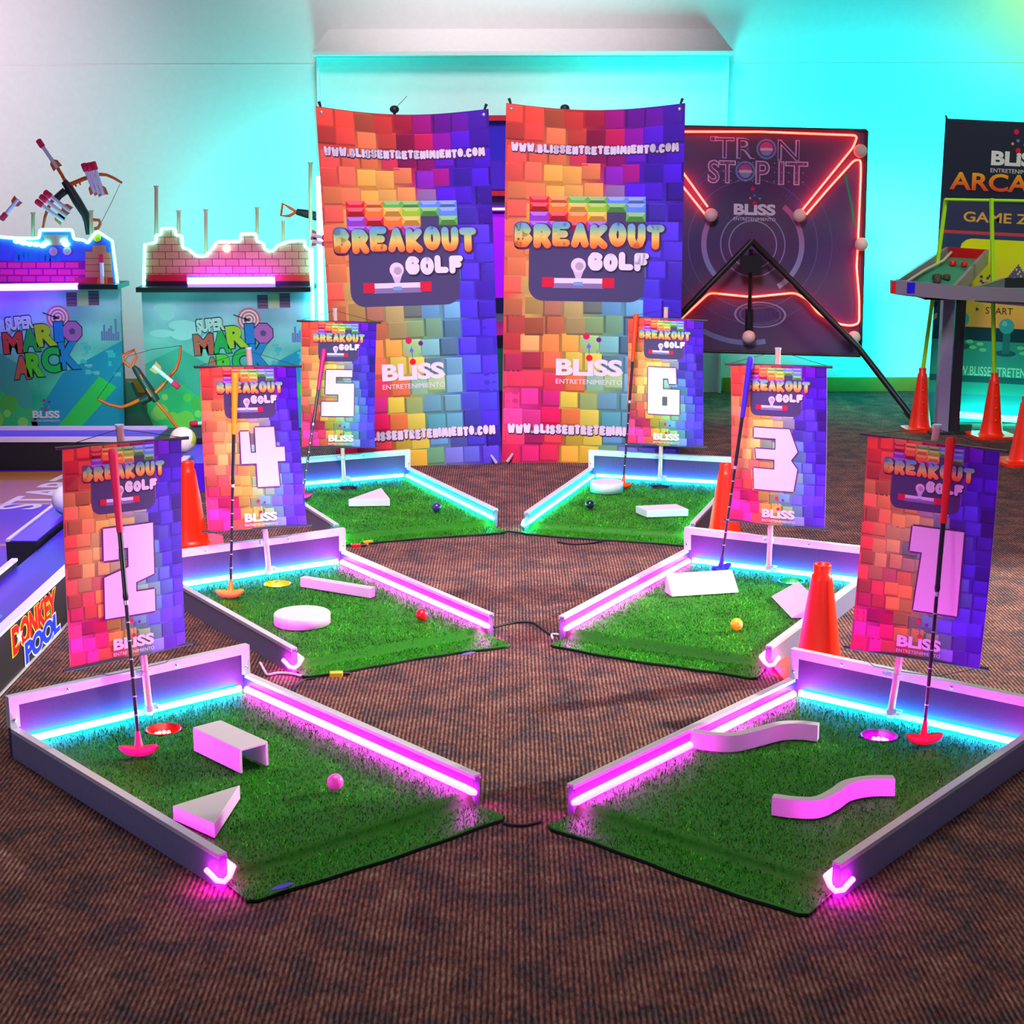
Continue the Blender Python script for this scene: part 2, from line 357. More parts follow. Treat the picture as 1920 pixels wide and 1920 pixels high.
def bil(T, s, t):
    ny, nx = len(T), len(T[0]); a = min(max(s, 0), 0.9999) * (nx - 1); b = min(max(t, 0), 0.9999) * (ny - 1)
    i, j = int(a), int(b); fa, fb = a - i, b - j
    return tuple((T[j][i][k] * (1 - fa) + T[j][i + 1][k] * fa) * (1 - fb) + (T[j + 1][i][k] * (1 - fa) + T[j + 1][i + 1][k] * fa) * fb for k in range(3))
RAIN = [[(232, 84, 62), (224, 80, 60), (190, 96, 70), (205, 64, 50), (140, 20, 90), (120, 18, 140), (80, 30, 165), (62, 34, 140)],
        [(238, 92, 84), (236, 84, 74), (214, 165, 100), (176, 60, 60), (150, 20, 90), (110, 10, 150), (70, 22, 175), (66, 26, 150)],
        [(240, 110, 92), (226, 120, 90), (226, 174, 92), (226, 150, 80), (190, 40, 120), (76, 36, 175), (66, 30, 180), (62, 26, 150)],
        [(240, 112, 96), (232, 190, 105), (228, 178, 90), (214, 180, 110), (185, 205, 190), (74, 46, 185), (86, 72, 205), (62, 26, 150)],
        [(235, 112, 92), (238, 150, 100), (230, 205, 120), (200, 190, 110), (140, 150, 150), (84, 70, 185), (80, 60, 190), (70, 44, 160)],
        [(232, 100, 84), (230, 200, 120), (226, 210, 125), (112, 130, 130), (128, 190, 150), (104, 150, 195), (78, 66, 195), (66, 40, 175)],
        [(226, 90, 84), (226, 190, 120), (150, 100, 90), (196, 190, 110), (122, 178, 140), (118, 176, 200), (74, 56, 195), (70, 44, 185)],
        [(220, 62, 96), (196, 80, 70), (222, 130, 80), (214, 180, 80), (160, 195, 130), (104, 150, 190), (72, 62, 200), (76, 50, 190)],
        [(230, 76, 120), (206, 50, 140), (160, 30, 70), (210, 184, 76), (150, 200, 150), (100, 150, 175), (84, 76, 210), (74, 52, 190)],
        [(226, 84, 130), (200, 70, 160), (190, 30, 70), (214, 190, 76), (60, 140, 120), (110, 150, 190), (84, 70, 205), (76, 50, 185)],
        [(220, 60, 80), (205, 40, 90), (200, 70, 90), (220, 190, 80), (140, 180, 130), (130, 150, 195), (96, 70, 195), (104, 66, 180)]]
def sat(c, k=1.22, g=1.0):
    l = .3 * c[0] + .59 * c[1] + .11 * c[2]; return tuple(max(4, min(252, (l + (x - l) * k) * g)) for x in c)
RAIN = [[sat(c) for c in r] for r in RAIN]
def art_blocks(P, nx, ny, seed):
    rg = random.Random(seed)
    H = ny / nx
    P.grid(0, 0, 1, H, 36, 36, lambda s, t: tuple(0.84 * c for c in bil(RAIN, s, t / H)), 0)
    for j in range(ny):
        for i in range(-1, nx + 1):
            ox = rg.uniform(-0.1, 0.1) + (0.12 * (j % 3) - 0.1); oy = rg.uniform(-0.14, 0.14) * (1.0 if i < nx * 0.6 else 0.5)
            x0, y0 = (i + ox + 0.03) / nx, (j + oy + 0.03) / nx; x1, y1 = (i + 1 + ox - 0.03) / nx, (j + 1 + oy - 0.03) / nx
            x0, x1 = max(x0, 0.002), min(x1, 0.998); y0, y1 = max(y0, 0.002), min(y1, H - 0.002)
            if x1 - x0 < 0.012 or y1 - y0 < 0.012: continue
            k = rg.choice([0.72, 0.86, 0.95, 1.0, 1.06, 1.1]); jit = rg.uniform(-0.09, 0.09), rg.uniform(-0.05, 0.05)
            base = bil(RAIN, (x0 + x1) / 2 + jit[0], (y0 + y1) / 2 / H + jit[1]); L1 = 0.3 + rg.random() * 0.5
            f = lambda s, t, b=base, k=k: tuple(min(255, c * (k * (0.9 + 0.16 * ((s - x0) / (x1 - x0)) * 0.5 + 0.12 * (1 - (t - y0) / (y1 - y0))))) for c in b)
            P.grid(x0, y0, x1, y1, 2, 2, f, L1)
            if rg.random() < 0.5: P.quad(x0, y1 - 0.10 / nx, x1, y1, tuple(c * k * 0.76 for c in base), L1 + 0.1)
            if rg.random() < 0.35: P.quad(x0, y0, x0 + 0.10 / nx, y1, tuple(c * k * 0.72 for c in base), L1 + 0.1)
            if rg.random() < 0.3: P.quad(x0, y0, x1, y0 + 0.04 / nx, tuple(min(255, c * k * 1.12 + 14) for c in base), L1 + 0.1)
WHT = (226, 218, 232)
def art_bricks(P, x0, y0, x1, y1, layer=3):
    R, O, Yl, G, B, Pu = (214, 30, 44), (238, 120, 40), (244, 186, 60), (96, 186, 74), (92, 140, 226), (140, 60, 190)
    rows = [[None, R, O, G, G, B, B], [None, R, O, Yl, (150, 200, 50), G, B], [None, Pu, R, O, Yl, None, G], [None, Pu, Pu, R, Pu, None, None]]
    cw, ch = (x1 - x0) / 6, (y1 - y0) / 3
    for j, r in enumerate(rows):
        for i, c in enumerate(r[1:]):
            if not c: continue
            a, b, d, e = x0 + i * cw, y0 + j * ch, x0 + (i + 1) * cw, y0 + (j + 1) * ch
            if j == 0: b += ch * 0.25
            P.quad(a, b, d, e, c, layer); lt = tuple(min(255, q * 0.7 + 80) for q in c); dk = tuple(q * 0.72 for q in c)
            P.poly([(a, b), (d, b), (d - cw * 0.18, b + ch * 0.42), (a + cw * 0.18, b + ch * 0.42)], lt, layer + 0.5)
            P.poly([(a, e), (a + cw * 0.18, b + ch * 0.42), (d - cw * 0.18, b + ch * 0.42), (d, e)], dk if (i + j) % 2 else c, layer + 0.5)
def bliss_logo(P, x0, y0, x1, sub=True, layer=6):
    W = x1 - x0; h = W * 0.27
    P.text('BLiSS', x0, y0, x1, y0 + h, WHT, layer, 0.045)
    if sub: P.text('ENTRETENIMIENTO', x0, y0 + h * 1.2, x1, y0 + h * 1.48, WHT, layer)
    cx = x0 + W * 0.5
    for dx, dy, r, c in ((0.0, -0.02, .05, (226, 20, 50)), (-.05, -.36, .05, (220, 10, 90)), (.14, -.31, .038, (110, 30, 130)), (-.01, -.20, .032, (100, 110, 230)), (-.11, -.14, .028, (240, 140, 90)), (.12, -.13, .026, (130, 190, 110))):
        P.disc(cx + dx * W, y0 + dy * W, r * W, c, layer + 1.5, 16)
    P.line([(cx - .01 * W, y0 - .26 * W), (cx, y0 - .05 * W)], 0.008 * W, (60, 60, 90), layer + 1)
GRAD = [(104, 150, 230), (120, 190, 150), (226, 214, 110), (240, 160, 70), (236, 100, 50)]
def art_golf(P, X, Yt, k):     # the game logo, X left, Yt top, k = width in sheet units
    P.poly([(X + .10 * k, Yt + .1 * k), (X + .87 * k, Yt + .1 * k)] + [(X + (.87 - .1 + .1 * math.cos(a)) * k, Yt + (.64 + .1 * math.sin(a)) * k) for a in [q * pi / 12 for q in range(7)]]
           + [(X + (.20 - .1 * math.sin(a)) * k, Yt + (.64 + .1 * math.cos(a)) * k) for a in [q * pi / 12 for q in range(7)]], (70, 66, 104), 2)
    art_bricks(P, X + .10 * k, Yt, X + .87 * k, Yt + .19 * k, 3)
    P.word('BREAKOUT', X + .006 * k, Yt + .205 * k, X + 1.006 * k, Yt + .375 * k, (70, 40, 84), 5, .15, None, .010 * k)
    P.word('BREAKOUT', X, Yt + .20 * k, X + k, Yt + .37 * k, WHT, 6, .15, GRAD)
    P.word('GOLF', X + .498 * k, Yt + .407 * k, X + .906 * k, Yt + .532 * k, (46, 36, 66), 5, .17, None, .006 * k)
    P.word('GOLF', X + .49 * k, Yt + .40 * k, X + .90 * k, Yt + .525 * k, WHT, 6, .17)
    P.disc(X + .43 * k, Yt + .49 * k, .05 * k, (226, 206, 226), 5); P.poly([(X + .385 * k, Yt + .5 * k), (X + .475 * k, Yt + .5 * k), (X + .445 * k, Yt + .585 * k), (X + .415 * k, Yt + .585 * k)], (206, 188, 214), 4.5)
    P.disc(X + .437 * k, Yt + .497 * k, .028 * k, (176, 160, 180), 6)
    P.quad(X + .26 * k, Yt + .58 * k, X + .6 * k, Yt + .615 * k, (222, 212, 236), 5); P.quad(X + .26 * k, Yt + .615 * k, X + .6 * k, Yt + .65 * k, (130, 116, 160), 5)
    P.quad(X + .40 * k, Yt + .605 * k, X + .46 * k, Yt + .63 * k, (110, 160, 210), 5.5)
    for a in (.19, .59): P.quad(X + a * k, Yt + .575 * k, X + (a + .08) * k, Yt + .645 * k, (206, 30, 60), 5.5)

def sheet(c00, c10, c11, c01, Hs, wave=None, lift=0.0005):
    """map sheet coordinates to world: corners top-left, top-right, bottom-right, bottom-left"""
    c00, c10, c11, c01 = map(V, (c00, c10, c11, c01)); n = (c10 - c00).cross(c01 - c00).normalized()
    if n.y > 0: n = -n
    def fn(s, t, layer):
        q = t / Hs; p = (c00 * (1 - s) + c10 * s) * (1 - q) + (c01 * (1 - s) + c11 * s) * q
        if wave: 
            d = wave(s, q); p = p + n * d[0] + V((0, 0, d[1]))
        return p + n * (lift * (1 + layer))
    return fn
def backing(fn, Hs, th, name, m, parent, nx=10, ny=16):
    """the sheet's own thickness behind the print"""
    mb = MB(); a = [fn(i / nx, Hs * j / ny, -5) for j in range(ny + 1) for i in range(nx + 1)]
    n = (fn(.5, Hs * .5, 10) - fn(.5, Hs * .5, 0)).normalized(); b = [p - n * th for p in a]; k = len(a)
    fs = []
    q = lambda i, j: j * (nx + 1) + i
    for j in range(ny):
        for i in range(nx):
            fs.append((q(i, j), q(i, j + 1), q(i + 1, j + 1), q(i + 1, j))); fs.append(tuple(k + z for z in (q(i, j), q(i + 1, j), q(i + 1, j + 1), q(i, j + 1))))
    for j in range(ny): fs += [(q(0, j), k + q(0, j), k + q(0, j + 1), q(0, j + 1)), (q(nx, j), q(nx, j + 1), k + q(nx, j + 1), k + q(nx, j))]
    for i in range(nx): fs += [(q(i, 0), q(i + 1, 0), k + q(i + 1, 0), k + q(i, 0)), (q(i, ny), k + q(i, ny), k + q(i + 1, ny), q(i + 1, ny))]
    mb.add(a + b, fs, True); return obj(name, mb, m, parent)

# ------------------------------------------------------------------ the setting
def struct(name, mb, m): o = obj(name, mb, m); o['kind'] = 'structure'; return o
WY = 11.35
struct('floor', MB().box((-7, -3, -0.1), (7, WY, 0)), M_carpet)
struct('wall_back', MB().box((-7, WY, 0), (7, WY + 0.15, 5.2)), M_wall)
struct('baseboard_left', MB().box((-7, WY - 0.02, 0), (-1.29, WY, 0.095)), M_wood_base)
struct('baseboard_right', MB().box((1.46, WY - 0.02, 0), (7, WY, 0.095)), M_wood_base)
# shallow boxed bay in the middle of the wall with a sloping hood
bx0, bx1 = aty(599, 110, WY - .06).x, aty(1361, 110, WY - .06).x
zt = aty(960, 106, WY - .06).z
struct('trim_1', MB().box((bx0, WY - 0.05, 0), (bx1, WY, zt)), M_wall)
struct('trim_2', MB().bbox((bx0 - 0.022, WY - 0.085, 0), (bx0, WY, zt), 0.004), M_trim)
struct('trim_3', MB().bbox((bx1, WY - 0.085, 0), (bx1 + 0.02, WY, zt), 0.004), M_trim)
for nm_, x0_, x1_ in (('trim_5', -7, bx0 - .03), ('trim_6', bx1 + .03, 7)):
    zs_ = aty(1600, 119, WY).z; struct(nm_, MB().box((x0_, WY - .002, zs_ - .003), (x1_, WY, zs_ + .003)), M_wall)
hood = MB(); hx0, hx1 = bx0 - 0.03, bx1 + 0.03; ht = aty(960, 54, WY).z; yb = WY - 0.20
zb = aty(960, 103, yb).z; zb2 = aty(960, 96, yb).z
hood.add([(hx0, yb, zb), (hx1, yb, zb), (hx1, yb, zb2), (hx0, yb, zb2), (hx0 + .09, WY, ht), (hx1 - .09, WY, ht), (hx0, WY, zb), (hx1, WY, zb)],
         [(0, 1, 2, 3), (3, 2, 5, 4), (0, 3, 4, 6), (1, 7, 5, 2), (0, 6, 7, 1)])
struct('trim_4', hood, M_wall)

# ------------------------------------------------------------------ the six putting lanes
LW_, LL, HR, HB = 0.749, 1.088, 0.0846, 0.1706
TZ = 0.036
LANES = {1: (1.1144, 4.4415, -0.6836), 2: (-1.0722, 4.4859, 0.7058), 3: (1.0070, 6.1285, -0.4966), 4: (-0.9696, 6.0962, 0.5729), 5: (-0.8482, 7.9144, 0.4192), 6: (0.7390, 7.9355, -0.3042)}
def LP(i, lx, ly, z=0.0):
    x, y, th = LANES[i]; c, s = math.cos(th), math.sin(th)
    return V((x + c * lx + s * ly, y + s * lx - c * ly, z))
def turf_profile(i, lx, ly, flap):
    """height of the turf sheet; flap(lx) -> (front edge distance, crease)"""
    if ly <= LL - 0.02: return TZ
    e = flap(lx); u = (ly - (LL - 0.02)) / max(0.02, e - (LL - 0.02))
    k = min(1, u * 5.5); return TZ * (1 - k * k * (3 - 2 * k)) + 0.009 * k
M_turf = print_mat('turf_green', 0.5, 0.25); M_turf.node_tree.nodes['Principled BSDF'].inputs['Specular IOR Level'].default_value = 0.15
def turf(i, parent, flap, hole, nblade=24000):
    rg = random.Random(100 + i); hw = LW_ / 2 - 0.019; me_v = []; me_f = []; cols = []
    nx, n0, n1 = 38, 54, 12
    xs = [-hw + 2 * hw * k / nx for k in range(nx + 1)]
    rows = [0.004 + (LL - 0.024) * k / n0 for k in range(n0 + 1)]
    def P(ix, jr):
        x = xs[ix]
        if jr <= n0: y = rows[jr]
        else:
            e = flap(x); y = rows[n0] + (e - rows[n0]) * (jr - n0) / n1
        if jr > n0: 
            g = (jr - n0) / n1; x = x * (1 + 0.03 * g)
        return (x, y)
    nj = n0 + n1
    for j in range(nj + 1):
        for k in range(nx + 1):
            x, y = P(k, j); me_v.append((x, -y, turf_profile(i, x, y, flap)))
    q = lambda a, b: b * (nx + 1) + a
    g0 = lin((34, 112, 18))
    for j in range(nj):
        for k in range(nx):
            cx = (P(k, j)[0] + P(k + 1, j + 1)[0]) / 2; cy = (P(k, j)[1] + P(k + 1, j + 1)[1]) / 2
            if hole and math.hypot(cx - hole[0], cy - hole[1]) < 0.050: continue
            me_f.append((q(k, j), q(k, j + 1), q(k + 1, j + 1), q(k + 1, j))); cols += [g0] * 4
    # rear skirt under the front edge so the mat shows its thickness
    b = len(me_v)
    for k in range(nx + 1):
        x, y = P(k, nj); me_v.append((x, -y, 0.0005))
    for k in range(nx): me_f.append((q(k, nj), b + k, b + k + 1, q(k + 1, nj))); cols += [lin((14, 26, 18))] * 4
    nrm = []
    pal = [lin(c) for c in ((30, 150, 6), (56, 186, 10), (20, 120, 14), (84, 196, 30), (96, 120, 20), (14, 90, 8), (40, 166, 24))]
    for _ in range(nblade):
        x = rg.uniform(-hw, hw); y = 0.004 + rg.random() * 1.21
        e = flap(x)
        if y > e: continue
        if hole and math.hypot(x - hole[0], y - hole[1]) < 0.050: continue
        z = turf_profile(i, x, y, flap)
        xx = x if y < rows[n0] else x * (1 + 0.03 * (y - rows[n0]) / (e - rows[n0]))
        a = rg.uniform(0, 2 * pi); h = rg.uniform(0.003, 0.0085); wd = rg.uniform(0.0007, 0.0014); le = rg.uniform(0, 0.008); la = rg.uniform(0, 2 * pi)
        dz = (turf_profile(i, x, y + .004, flap) - turf_profile(i, x, y - .004, flap)) / .008; nrm.append(V((rg.uniform(-.45, .45), 1.25 * dz + rg.uniform(-.45, .45), 1)).normalized())
        b = len(me_v)
        me_v += [(xx - math.cos(a) * wd, -y - math.sin(a) * wd, z), (xx + math.cos(a) * wd, -y + math.sin(a) * wd, z), (xx + math.cos(la) * le, -y + math.sin(la) * le, z + h)]
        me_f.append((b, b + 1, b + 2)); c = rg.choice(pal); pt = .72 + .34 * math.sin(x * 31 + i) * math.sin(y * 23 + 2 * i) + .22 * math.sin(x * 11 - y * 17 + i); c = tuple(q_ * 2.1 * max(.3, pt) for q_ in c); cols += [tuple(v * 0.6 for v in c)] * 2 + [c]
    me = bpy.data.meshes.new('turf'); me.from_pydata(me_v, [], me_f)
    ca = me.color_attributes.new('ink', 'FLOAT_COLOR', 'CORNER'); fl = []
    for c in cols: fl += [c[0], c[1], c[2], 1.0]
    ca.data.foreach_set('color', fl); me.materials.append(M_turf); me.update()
    nb = len(me.polygons) - len(nrm); me.polygons.foreach_set('use_smooth', [True] * len(me.polygons)); ln = [(0, 0, 0)] * (4 * nb)
    for q_ in nrm: ln += [tuple(q_)] * 3
    me.normals_split_custom_set(ln)
    return link('turf', me, parent)

def lane(i, label, side_led, hole, cup, flap):
    x, y, th = LANES[i]
    r = thing('putting_lane', label, 'mini golf lane', (x, y, 0), th, 'six putting lanes in a fan')
    hw = LW_ / 2
    bp = obj('back_panel', MB().box((-hw, 0.0, 0), (hw, 0.018, HB)), M_board, r)
    f = MB(); e = 0.024                                            # light metal edging round the panel
    f.box((-hw - .002, -0.003, HB - e), (hw + .002, 0.021, HB + .002)); 
    for s in (-1, 1): f.box((min(s * hw, s * (hw - e)) - .002, -0.0028, HR), (max(s * hw, s * (hw - e)) + .002, 0.0208, HB - e + .001))
    fr = obj('panel_edging', f, M_alu, bp)
    for px, pz in ((-hw * .55, HB - e / 2), (hw * .35, HB - e / 2), (-hw + e / 2, HB * .62), (hw - e / 2, HB * .62)): obj('screw_head', MB().ball((px, -.004, pz), .0055, 8, (1, .5, 1)), M_screw, bp)
    for s in (-1, 1):
        a = sorted((s * hw, s * (hw - .018)))
        rail = obj('side_rail', MB().box((a[0], -LL, 0), (a[1], -0.0005, HR - .004)), M_railboard, r)
        xi_ = s * (hw - .0185); b2 = sorted((xi_, xi_ - s * .002)); obj('inner_shade_strip', MB().box((b2[0], -LL + .001, TZ), (b2[1], -.002, HR - .010)), M_board, rail)  # added dark facing, keeps tube light from bleaching the inner rail
        c = MB(); c.box((a[0] - .002, -LL - .002, HR - .005), (a[1] + .002, -.004, HR)); c.box((a[0] - .002, -LL - .002, HR - .011), (a[0] + .001, -.004, HR - .004)); c.box((a[1] - .001, -LL - .002, HR - .011), (a[1] + .002, -.004, HR - .004))
        obj('rail_cap', c, M_alu, rail)
    base = obj('base_board', MB().box((-hw + .018, -LL + .03, .004), (hw - .018, -.001, TZ - .026)), M_black, r)
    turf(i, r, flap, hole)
    yb = -0.014; zt_ = TZ + .011; xi = hw - .030
    obj('led_tube', MB().tube([(-xi + .012, yb, zt_), (-xi * .3, yb - .002, zt_), (xi * .4, yb - .001, zt_), (xi - .012, yb, zt_)], .0105, 8), L_cyan, r).__setitem__('label', 'cyan light tube along the back panel')
    for s in (-1, 1):
        tip = s * hw
        path = [(s * xi, -.03, zt_), (s * xi, -.5, zt_), (s * xi, -LL + .03, zt_), (s * xi, -LL - .004, zt_ - .001)]
        if (s > 0) == (i in (1, 3)):
            path += [(s * (hw - .016), -LL - .016, zt_ - .014), (s * (hw - .002), -LL - .017, zt_ - .022), (s * (hw + .010), -LL - .004, zt_ - .020), (s * (hw + .012), -LL + .012, zt_ - .013), (s * (hw + .012), -LL + .036, zt_ - .008)]
        elif i == 2 and s < 0:
            path += [(s * (hw - .016), -LL - .016, zt_ - .016), (s * (hw - .002), -LL - .018, zt_ - .026), (s * (hw + .010), -LL - .004, zt_ - .025), (s * (hw + .012), -LL + .014, zt_ - .026), (s * (hw + .012), -LL + .040, zt_ - .034)]
        elif i == 4 and s < 0:
            path += [(s * (hw - .012), -LL - .022, zt_ - .006), (s * (hw - .004), -LL - .024, zt_ - .022), (s * (hw - .006), -LL - .026, .016)]
        elif i == 6 and s < 0:
            path += [(s * (hw - .010), -LL - .020, zt_ - .012), (s * (hw - .008), -LL - .024, .014)]
        else:
            path += [(s * (xi + .004), -LL - .016, zt_ - .003)]
        o = obj('led_tube', MB().tube(path, [.0100 if q_ < 4 else .0064 for q_ in range(len(path))], 8), side_led, r)
        o['label'] = 'magenta light tube along the side rail' if side_led is L_mag else 'sea green light tube along the side rail'
    if hole:
        hx, hy = hole
        cupm = MB().lathe([(.052, TZ + .001), (.046, TZ + .002), (.046, TZ - .024), (.0, TZ - .024)], 24, None, (hx, -hy, 0), False)
        co = obj('hole_cup', cupm, M_black if cup is None else mat('cup_plastic', tuple(cup[0]), .3), r)
        if cup:
            lm = led('cup_lamp', cup[1], cup[2]); 
            for k in range(5):
                a = pi * (0.18 + 0.16 * k) ; b = MB().ball((hx + .026 * math.cos(a), -hy - .026 * math.sin(a) * -1, TZ - .018), .0062, 8)
                obj('led_bulb', b, lm, co)
    return r

fl = lambda a, b, wob, ph: (lambda x: a + (b - a) * (x / LW_ + .5) + wob * math.sin(x * 9 + ph) + .25 * wob * math.sin(x * 37 + ph) - .05 * max(0, abs(x) / .374 - .93) / .07)
lane(1, 'putting lane under the number 1 sign with two curved white blocks, nearest on the right', L_mag, (.003, .172), ((200, 20, 200), (1, .08, .95), 30), fl(1.195, 1.225, .006, 0.4))
lane(2, 'putting lane under the number 2 sign with white tunnel, nearest on the left', L_mag, (.001, .154), ((220, 20, 20), (1, .06, .04), 26), fl(1.205, 1.212, .005, 1.4))
lane(3, 'putting lane under the number 3 sign with white wedges and yellow ball, middle right', L_mag, (.10, .10), ((20, 160, 90), (.05, 1, .4), 14), fl(1.19, 1.205, .008, 2.2))
lane(4, 'putting lane under the number 4 sign with white bar, disc and red ball, middle left', L_mag, (.007, .162), ((230, 170, 10), (1, .62, .02), 22), fl(1.15, 1.225, .010, 4.0))
lane(5, 'putting lane under the number 5 sign with one white wedge, farthest on the left', L_green, (.0, .15), None, fl(1.15, 1.215, .008, 5.0))
lane(6, 'putting lane under the number 6 sign with white disc and slab, farthest on the right', L_green, (.02, .145), None, fl(1.175, 1.19, .006, 3.1))

# ------------------------------------------------------------------ white obstacle blocks
def lblock(name, i, poly, h, label, cat='block', z0=None):
    cx = sum(q[0] for q in poly) / len(poly); cy = sum(q[1] for q in poly) / len(poly); th = LANES[i][2]
    pts = [(x - cx, -(y - cy)) for x, y in poly]
    mb = MB().prism(pts, 0, h)
    bm = bmesh.new(); me = mb.mesh(name, M_white); bm.from_mesh(me); bmesh.ops.remove_doubles(bm, verts=bm.verts, dist=1e-6)
    bmesh.ops.bevel(bm, geom=[e for e in bm.edges if e.calc_face_angle(0) > 0.5], offset=.0016, segments=2, affect='EDGES', profile=.5); bm.to_mesh(me); bm.free()
    o = link(name, me, None, LP(i, cx, cy, TZ + .004), th); return tag(o, label, cat, 'white obstacle blocks on the lanes')
def ribbon(ctrl, th, n=22):
    """smooth strip of given thickness through control points (Catmull-Rom)"""
    P = [V((*q, 0)) for q in ctrl]; P = [P[0] * 2 - P[1]] + P + [P[-1] * 2 - P[-2]]; pts = []
    for k in range(len(P) - 3):
        for j in range(n // 2 + (k == len(P) - 4)):
            t = j / (n // 2); a, b, c, d = P[k:k + 4]
            pts.append(.5 * ((2 * b) + (c - a) * t + (2 * a - 5 * b + 4 * c - d) * t * t + (3 * b - a - 3 * c + d) * t ** 3))
    L, R = [], []
    for k, p in enumerate(pts):
        t = (pts[min(k + 1, len(pts) - 1)] - pts[max(k - 1, 0)]).normalized(); nrm = V((-t.y, t.x, 0)) * th / 2
        L.append((p + nrm)[:2]); R.append((p - nrm)[:2])
    return L, R
def sblock(i, ctrl, th, h, label):
    L, R = ribbon(ctrl, th); n = len(L); cx = sum(q[0] for q in ctrl) / len(ctrl); cy = sum(q[1] for q in ctrl) / len(ctrl)
    v = []
    for z in (0, h):
        for q in L: v.append((q[0] - cx, -(q[1] - cy), z))
        for q in R: v.append((q[0] - cx, -(q[1] - cy), z))
    mb = MB(); fs = []
    for k in range(n - 1): fs += [(k, k + 1, n + k + 1, n + k), (2 * n + k, 3 * n + k, 3 * n + k + 1, 2 * n + k + 1)]
    mb.add(v, fs, False)
    mb.add(v, [(k, 2 * n + k, 2 * n + k + 1, k + 1) for k in range(n - 1)] + [(n + k, n + k + 1, 3 * n + k + 1, 3 * n + k) for k in range(n - 1)], True)
    mb.add(v, [(0, n, 3 * n, 2 * n), (n - 1, 3 * n - 1, 4 * n - 1, 2 * n - 1)], False)
    bm = bmesh.new(); me = mb.mesh('curved_block', M_white); bm.from_mesh(me); bmesh.ops.recalc_face_normals(bm, faces=bm.faces); bm.to_mesh(me); bm.free()
    return tag(link('curved_block', me, None, LP(i, cx, cy, TZ + .004), LANES[i][2]), label, 'block', 'white obstacle blocks on the lanes')
sblock(1, [(-.345, .572), (-.30, .565), (-.245, .532), (-.215, .455), (-.190, .375), (-.150, .335), (-.105, .318)], .026, .046, 'S shaped white block touching the left rail of the number 1 lane')
sblock(1, [(.060, .842), (.110, .825), (.152, .79), (.160, .72), (.158, .65), (.185, .59), (.232, .548)], .026, .046, 'S shaped white block standing alone mid turf near the front of the number 1 lane')
def tunnel():
    o = thing('tunnel_block', 'white open ended tunnel block on the number 2 lane', 'block', LP(2, .02, .48, TZ + .004), LANES[2][2] + .03, 'white obstacle blocks on the lanes')
    L = .113; w_ = .0435; h = .066; t = .007
    obj('top_board', MB().bbox((-w_, -L, h - t), (w_, L, h), .0012), M_white, o)
    for s in (-1, 1):
        a = sorted((s * w_, s * (w_ - t))); obj('side_board', MB().box((a[0], -L, 0), (a[1], L, h - t - .0003)), M_white, o)
tunnel()
lblock('triangle_block', 2, [(-.302, .752), (-.284, .915), (-.110, .742)], .036, 'flat white triangle block on the number 2 lane beside the left rail')
def wedge(i, A, B, D, h, label):
    """A-B low front edge, D = horizontal offset to the upright back"""
    cx, cy = (A[0] + B[0]) / 2, (A[1] + B[1]) / 2; v = []
    for q in (A, B): v += [(q[0] - cx, -(q[1] - cy), 0), (q[0] + D[0] - cx, -(q[1] + D[1] - cy), 0), (q[0] + D[0] - cx, -(q[1] + D[1] - cy), h)]
    me = MB().add(v, [(0, 1, 2), (3, 5, 4), (0, 3, 4, 1), (1, 4, 5, 2), (2, 5, 3, 0)]).mesh('wedge_block', M_white)
    bm = bmesh.new(); bm.from_mesh(me); bmesh.ops.recalc_face_normals(bm, faces=bm.faces)
    bmesh.ops.bevel(bm, geom=bm.edges[:], offset=.0014, segments=2, affect='EDGES'); bm.to_mesh(me); bm.free()
    return tag(link('wedge_block', me, None, LP(i, cx, cy, TZ + .004), LANES[i][2]), label, 'block', 'white obstacle blocks on the lanes')
wedge(3, (-.200, .533), (-.008, .364), (-.046, -.045), .072, 'long white wedge block with a sloped face below the blue putter')
wedge(3, (.112, .362), (.272, .600), (.083, -.055), .055, 'white wedge block turned diagonally, half hidden by an orange cone')
lblock('bar_block', 4, [(.053, .262), (.081, .244), (.222, .530), (.193, .548)], .036, 'long white square bar block on the number 4 lane')
circ = lambda cx, cy, r, n=40: [(cx + r * math.cos(2 * pi * k / n), cy + r * math.sin(2 * pi * k / n)) for k in range(n)]
def disc(i, cx, cy, r, h, label):
    me = MB().lathe([(0, 0), (r, 0), (r, h - .003), (r - .003, h), (0, h)], 48).mesh('disc_block', M_white)
    for p in me.polygons: p.use_smooth = abs(p.normal.z) < .4
    return tag(link('disc_block', me, None, LP(i, cx, cy, TZ + .004), LANES[i][2]), label, 'block', 'white obstacle blocks on the lanes')
disc(4, -.150, .700, .096, .036, 'large round white disc block on the number 4 lane')
disc(6, -.198, .335, .078, .046, 'small round white disc block at the orange putter head on the number 6 lane')
lblock('triangle_block', 5, [(-.140, .575), (.036, .640), (.085, .385)], .034, 'white triangle block lying on the number 5 lane')
lblock('slab_block', 6, [(.044, .768), (.113, .852), (.282, .768), (.208, .676)], .032, 'flat white four sided slab block on the number 6 lane')

# ------------------------------------------------------------------ golf balls
def gball(i, lx, ly, rgb, label, gl=.3):
    m = mat('ball_' + label.split()[0], rgb, gl, coat=.3); r = .021
    return tag(obj('golf_ball', MB().ball((0, 0, r), r, 24), m, None, LP(i, lx, ly, TZ + .006)), label, 'golf ball', 'coloured balls on the lanes')
gball(2, .098, .853, (255, 96, 200), 'pink golf ball on the number 2 lane')
gball(3, .161, .835, (255, 205, 10), 'yellow golf ball on the number 3 lane')
gball(4, .200, .909, (230, 14, 20), 'red golf ball on the number 4 lane')
gball(5, .181, .851, (60, 30, 110), 'purple golf ball on the number 5 lane')
gball(6, -.169, .759, (16, 14, 40), 'navy golf ball on the number 6 lane')

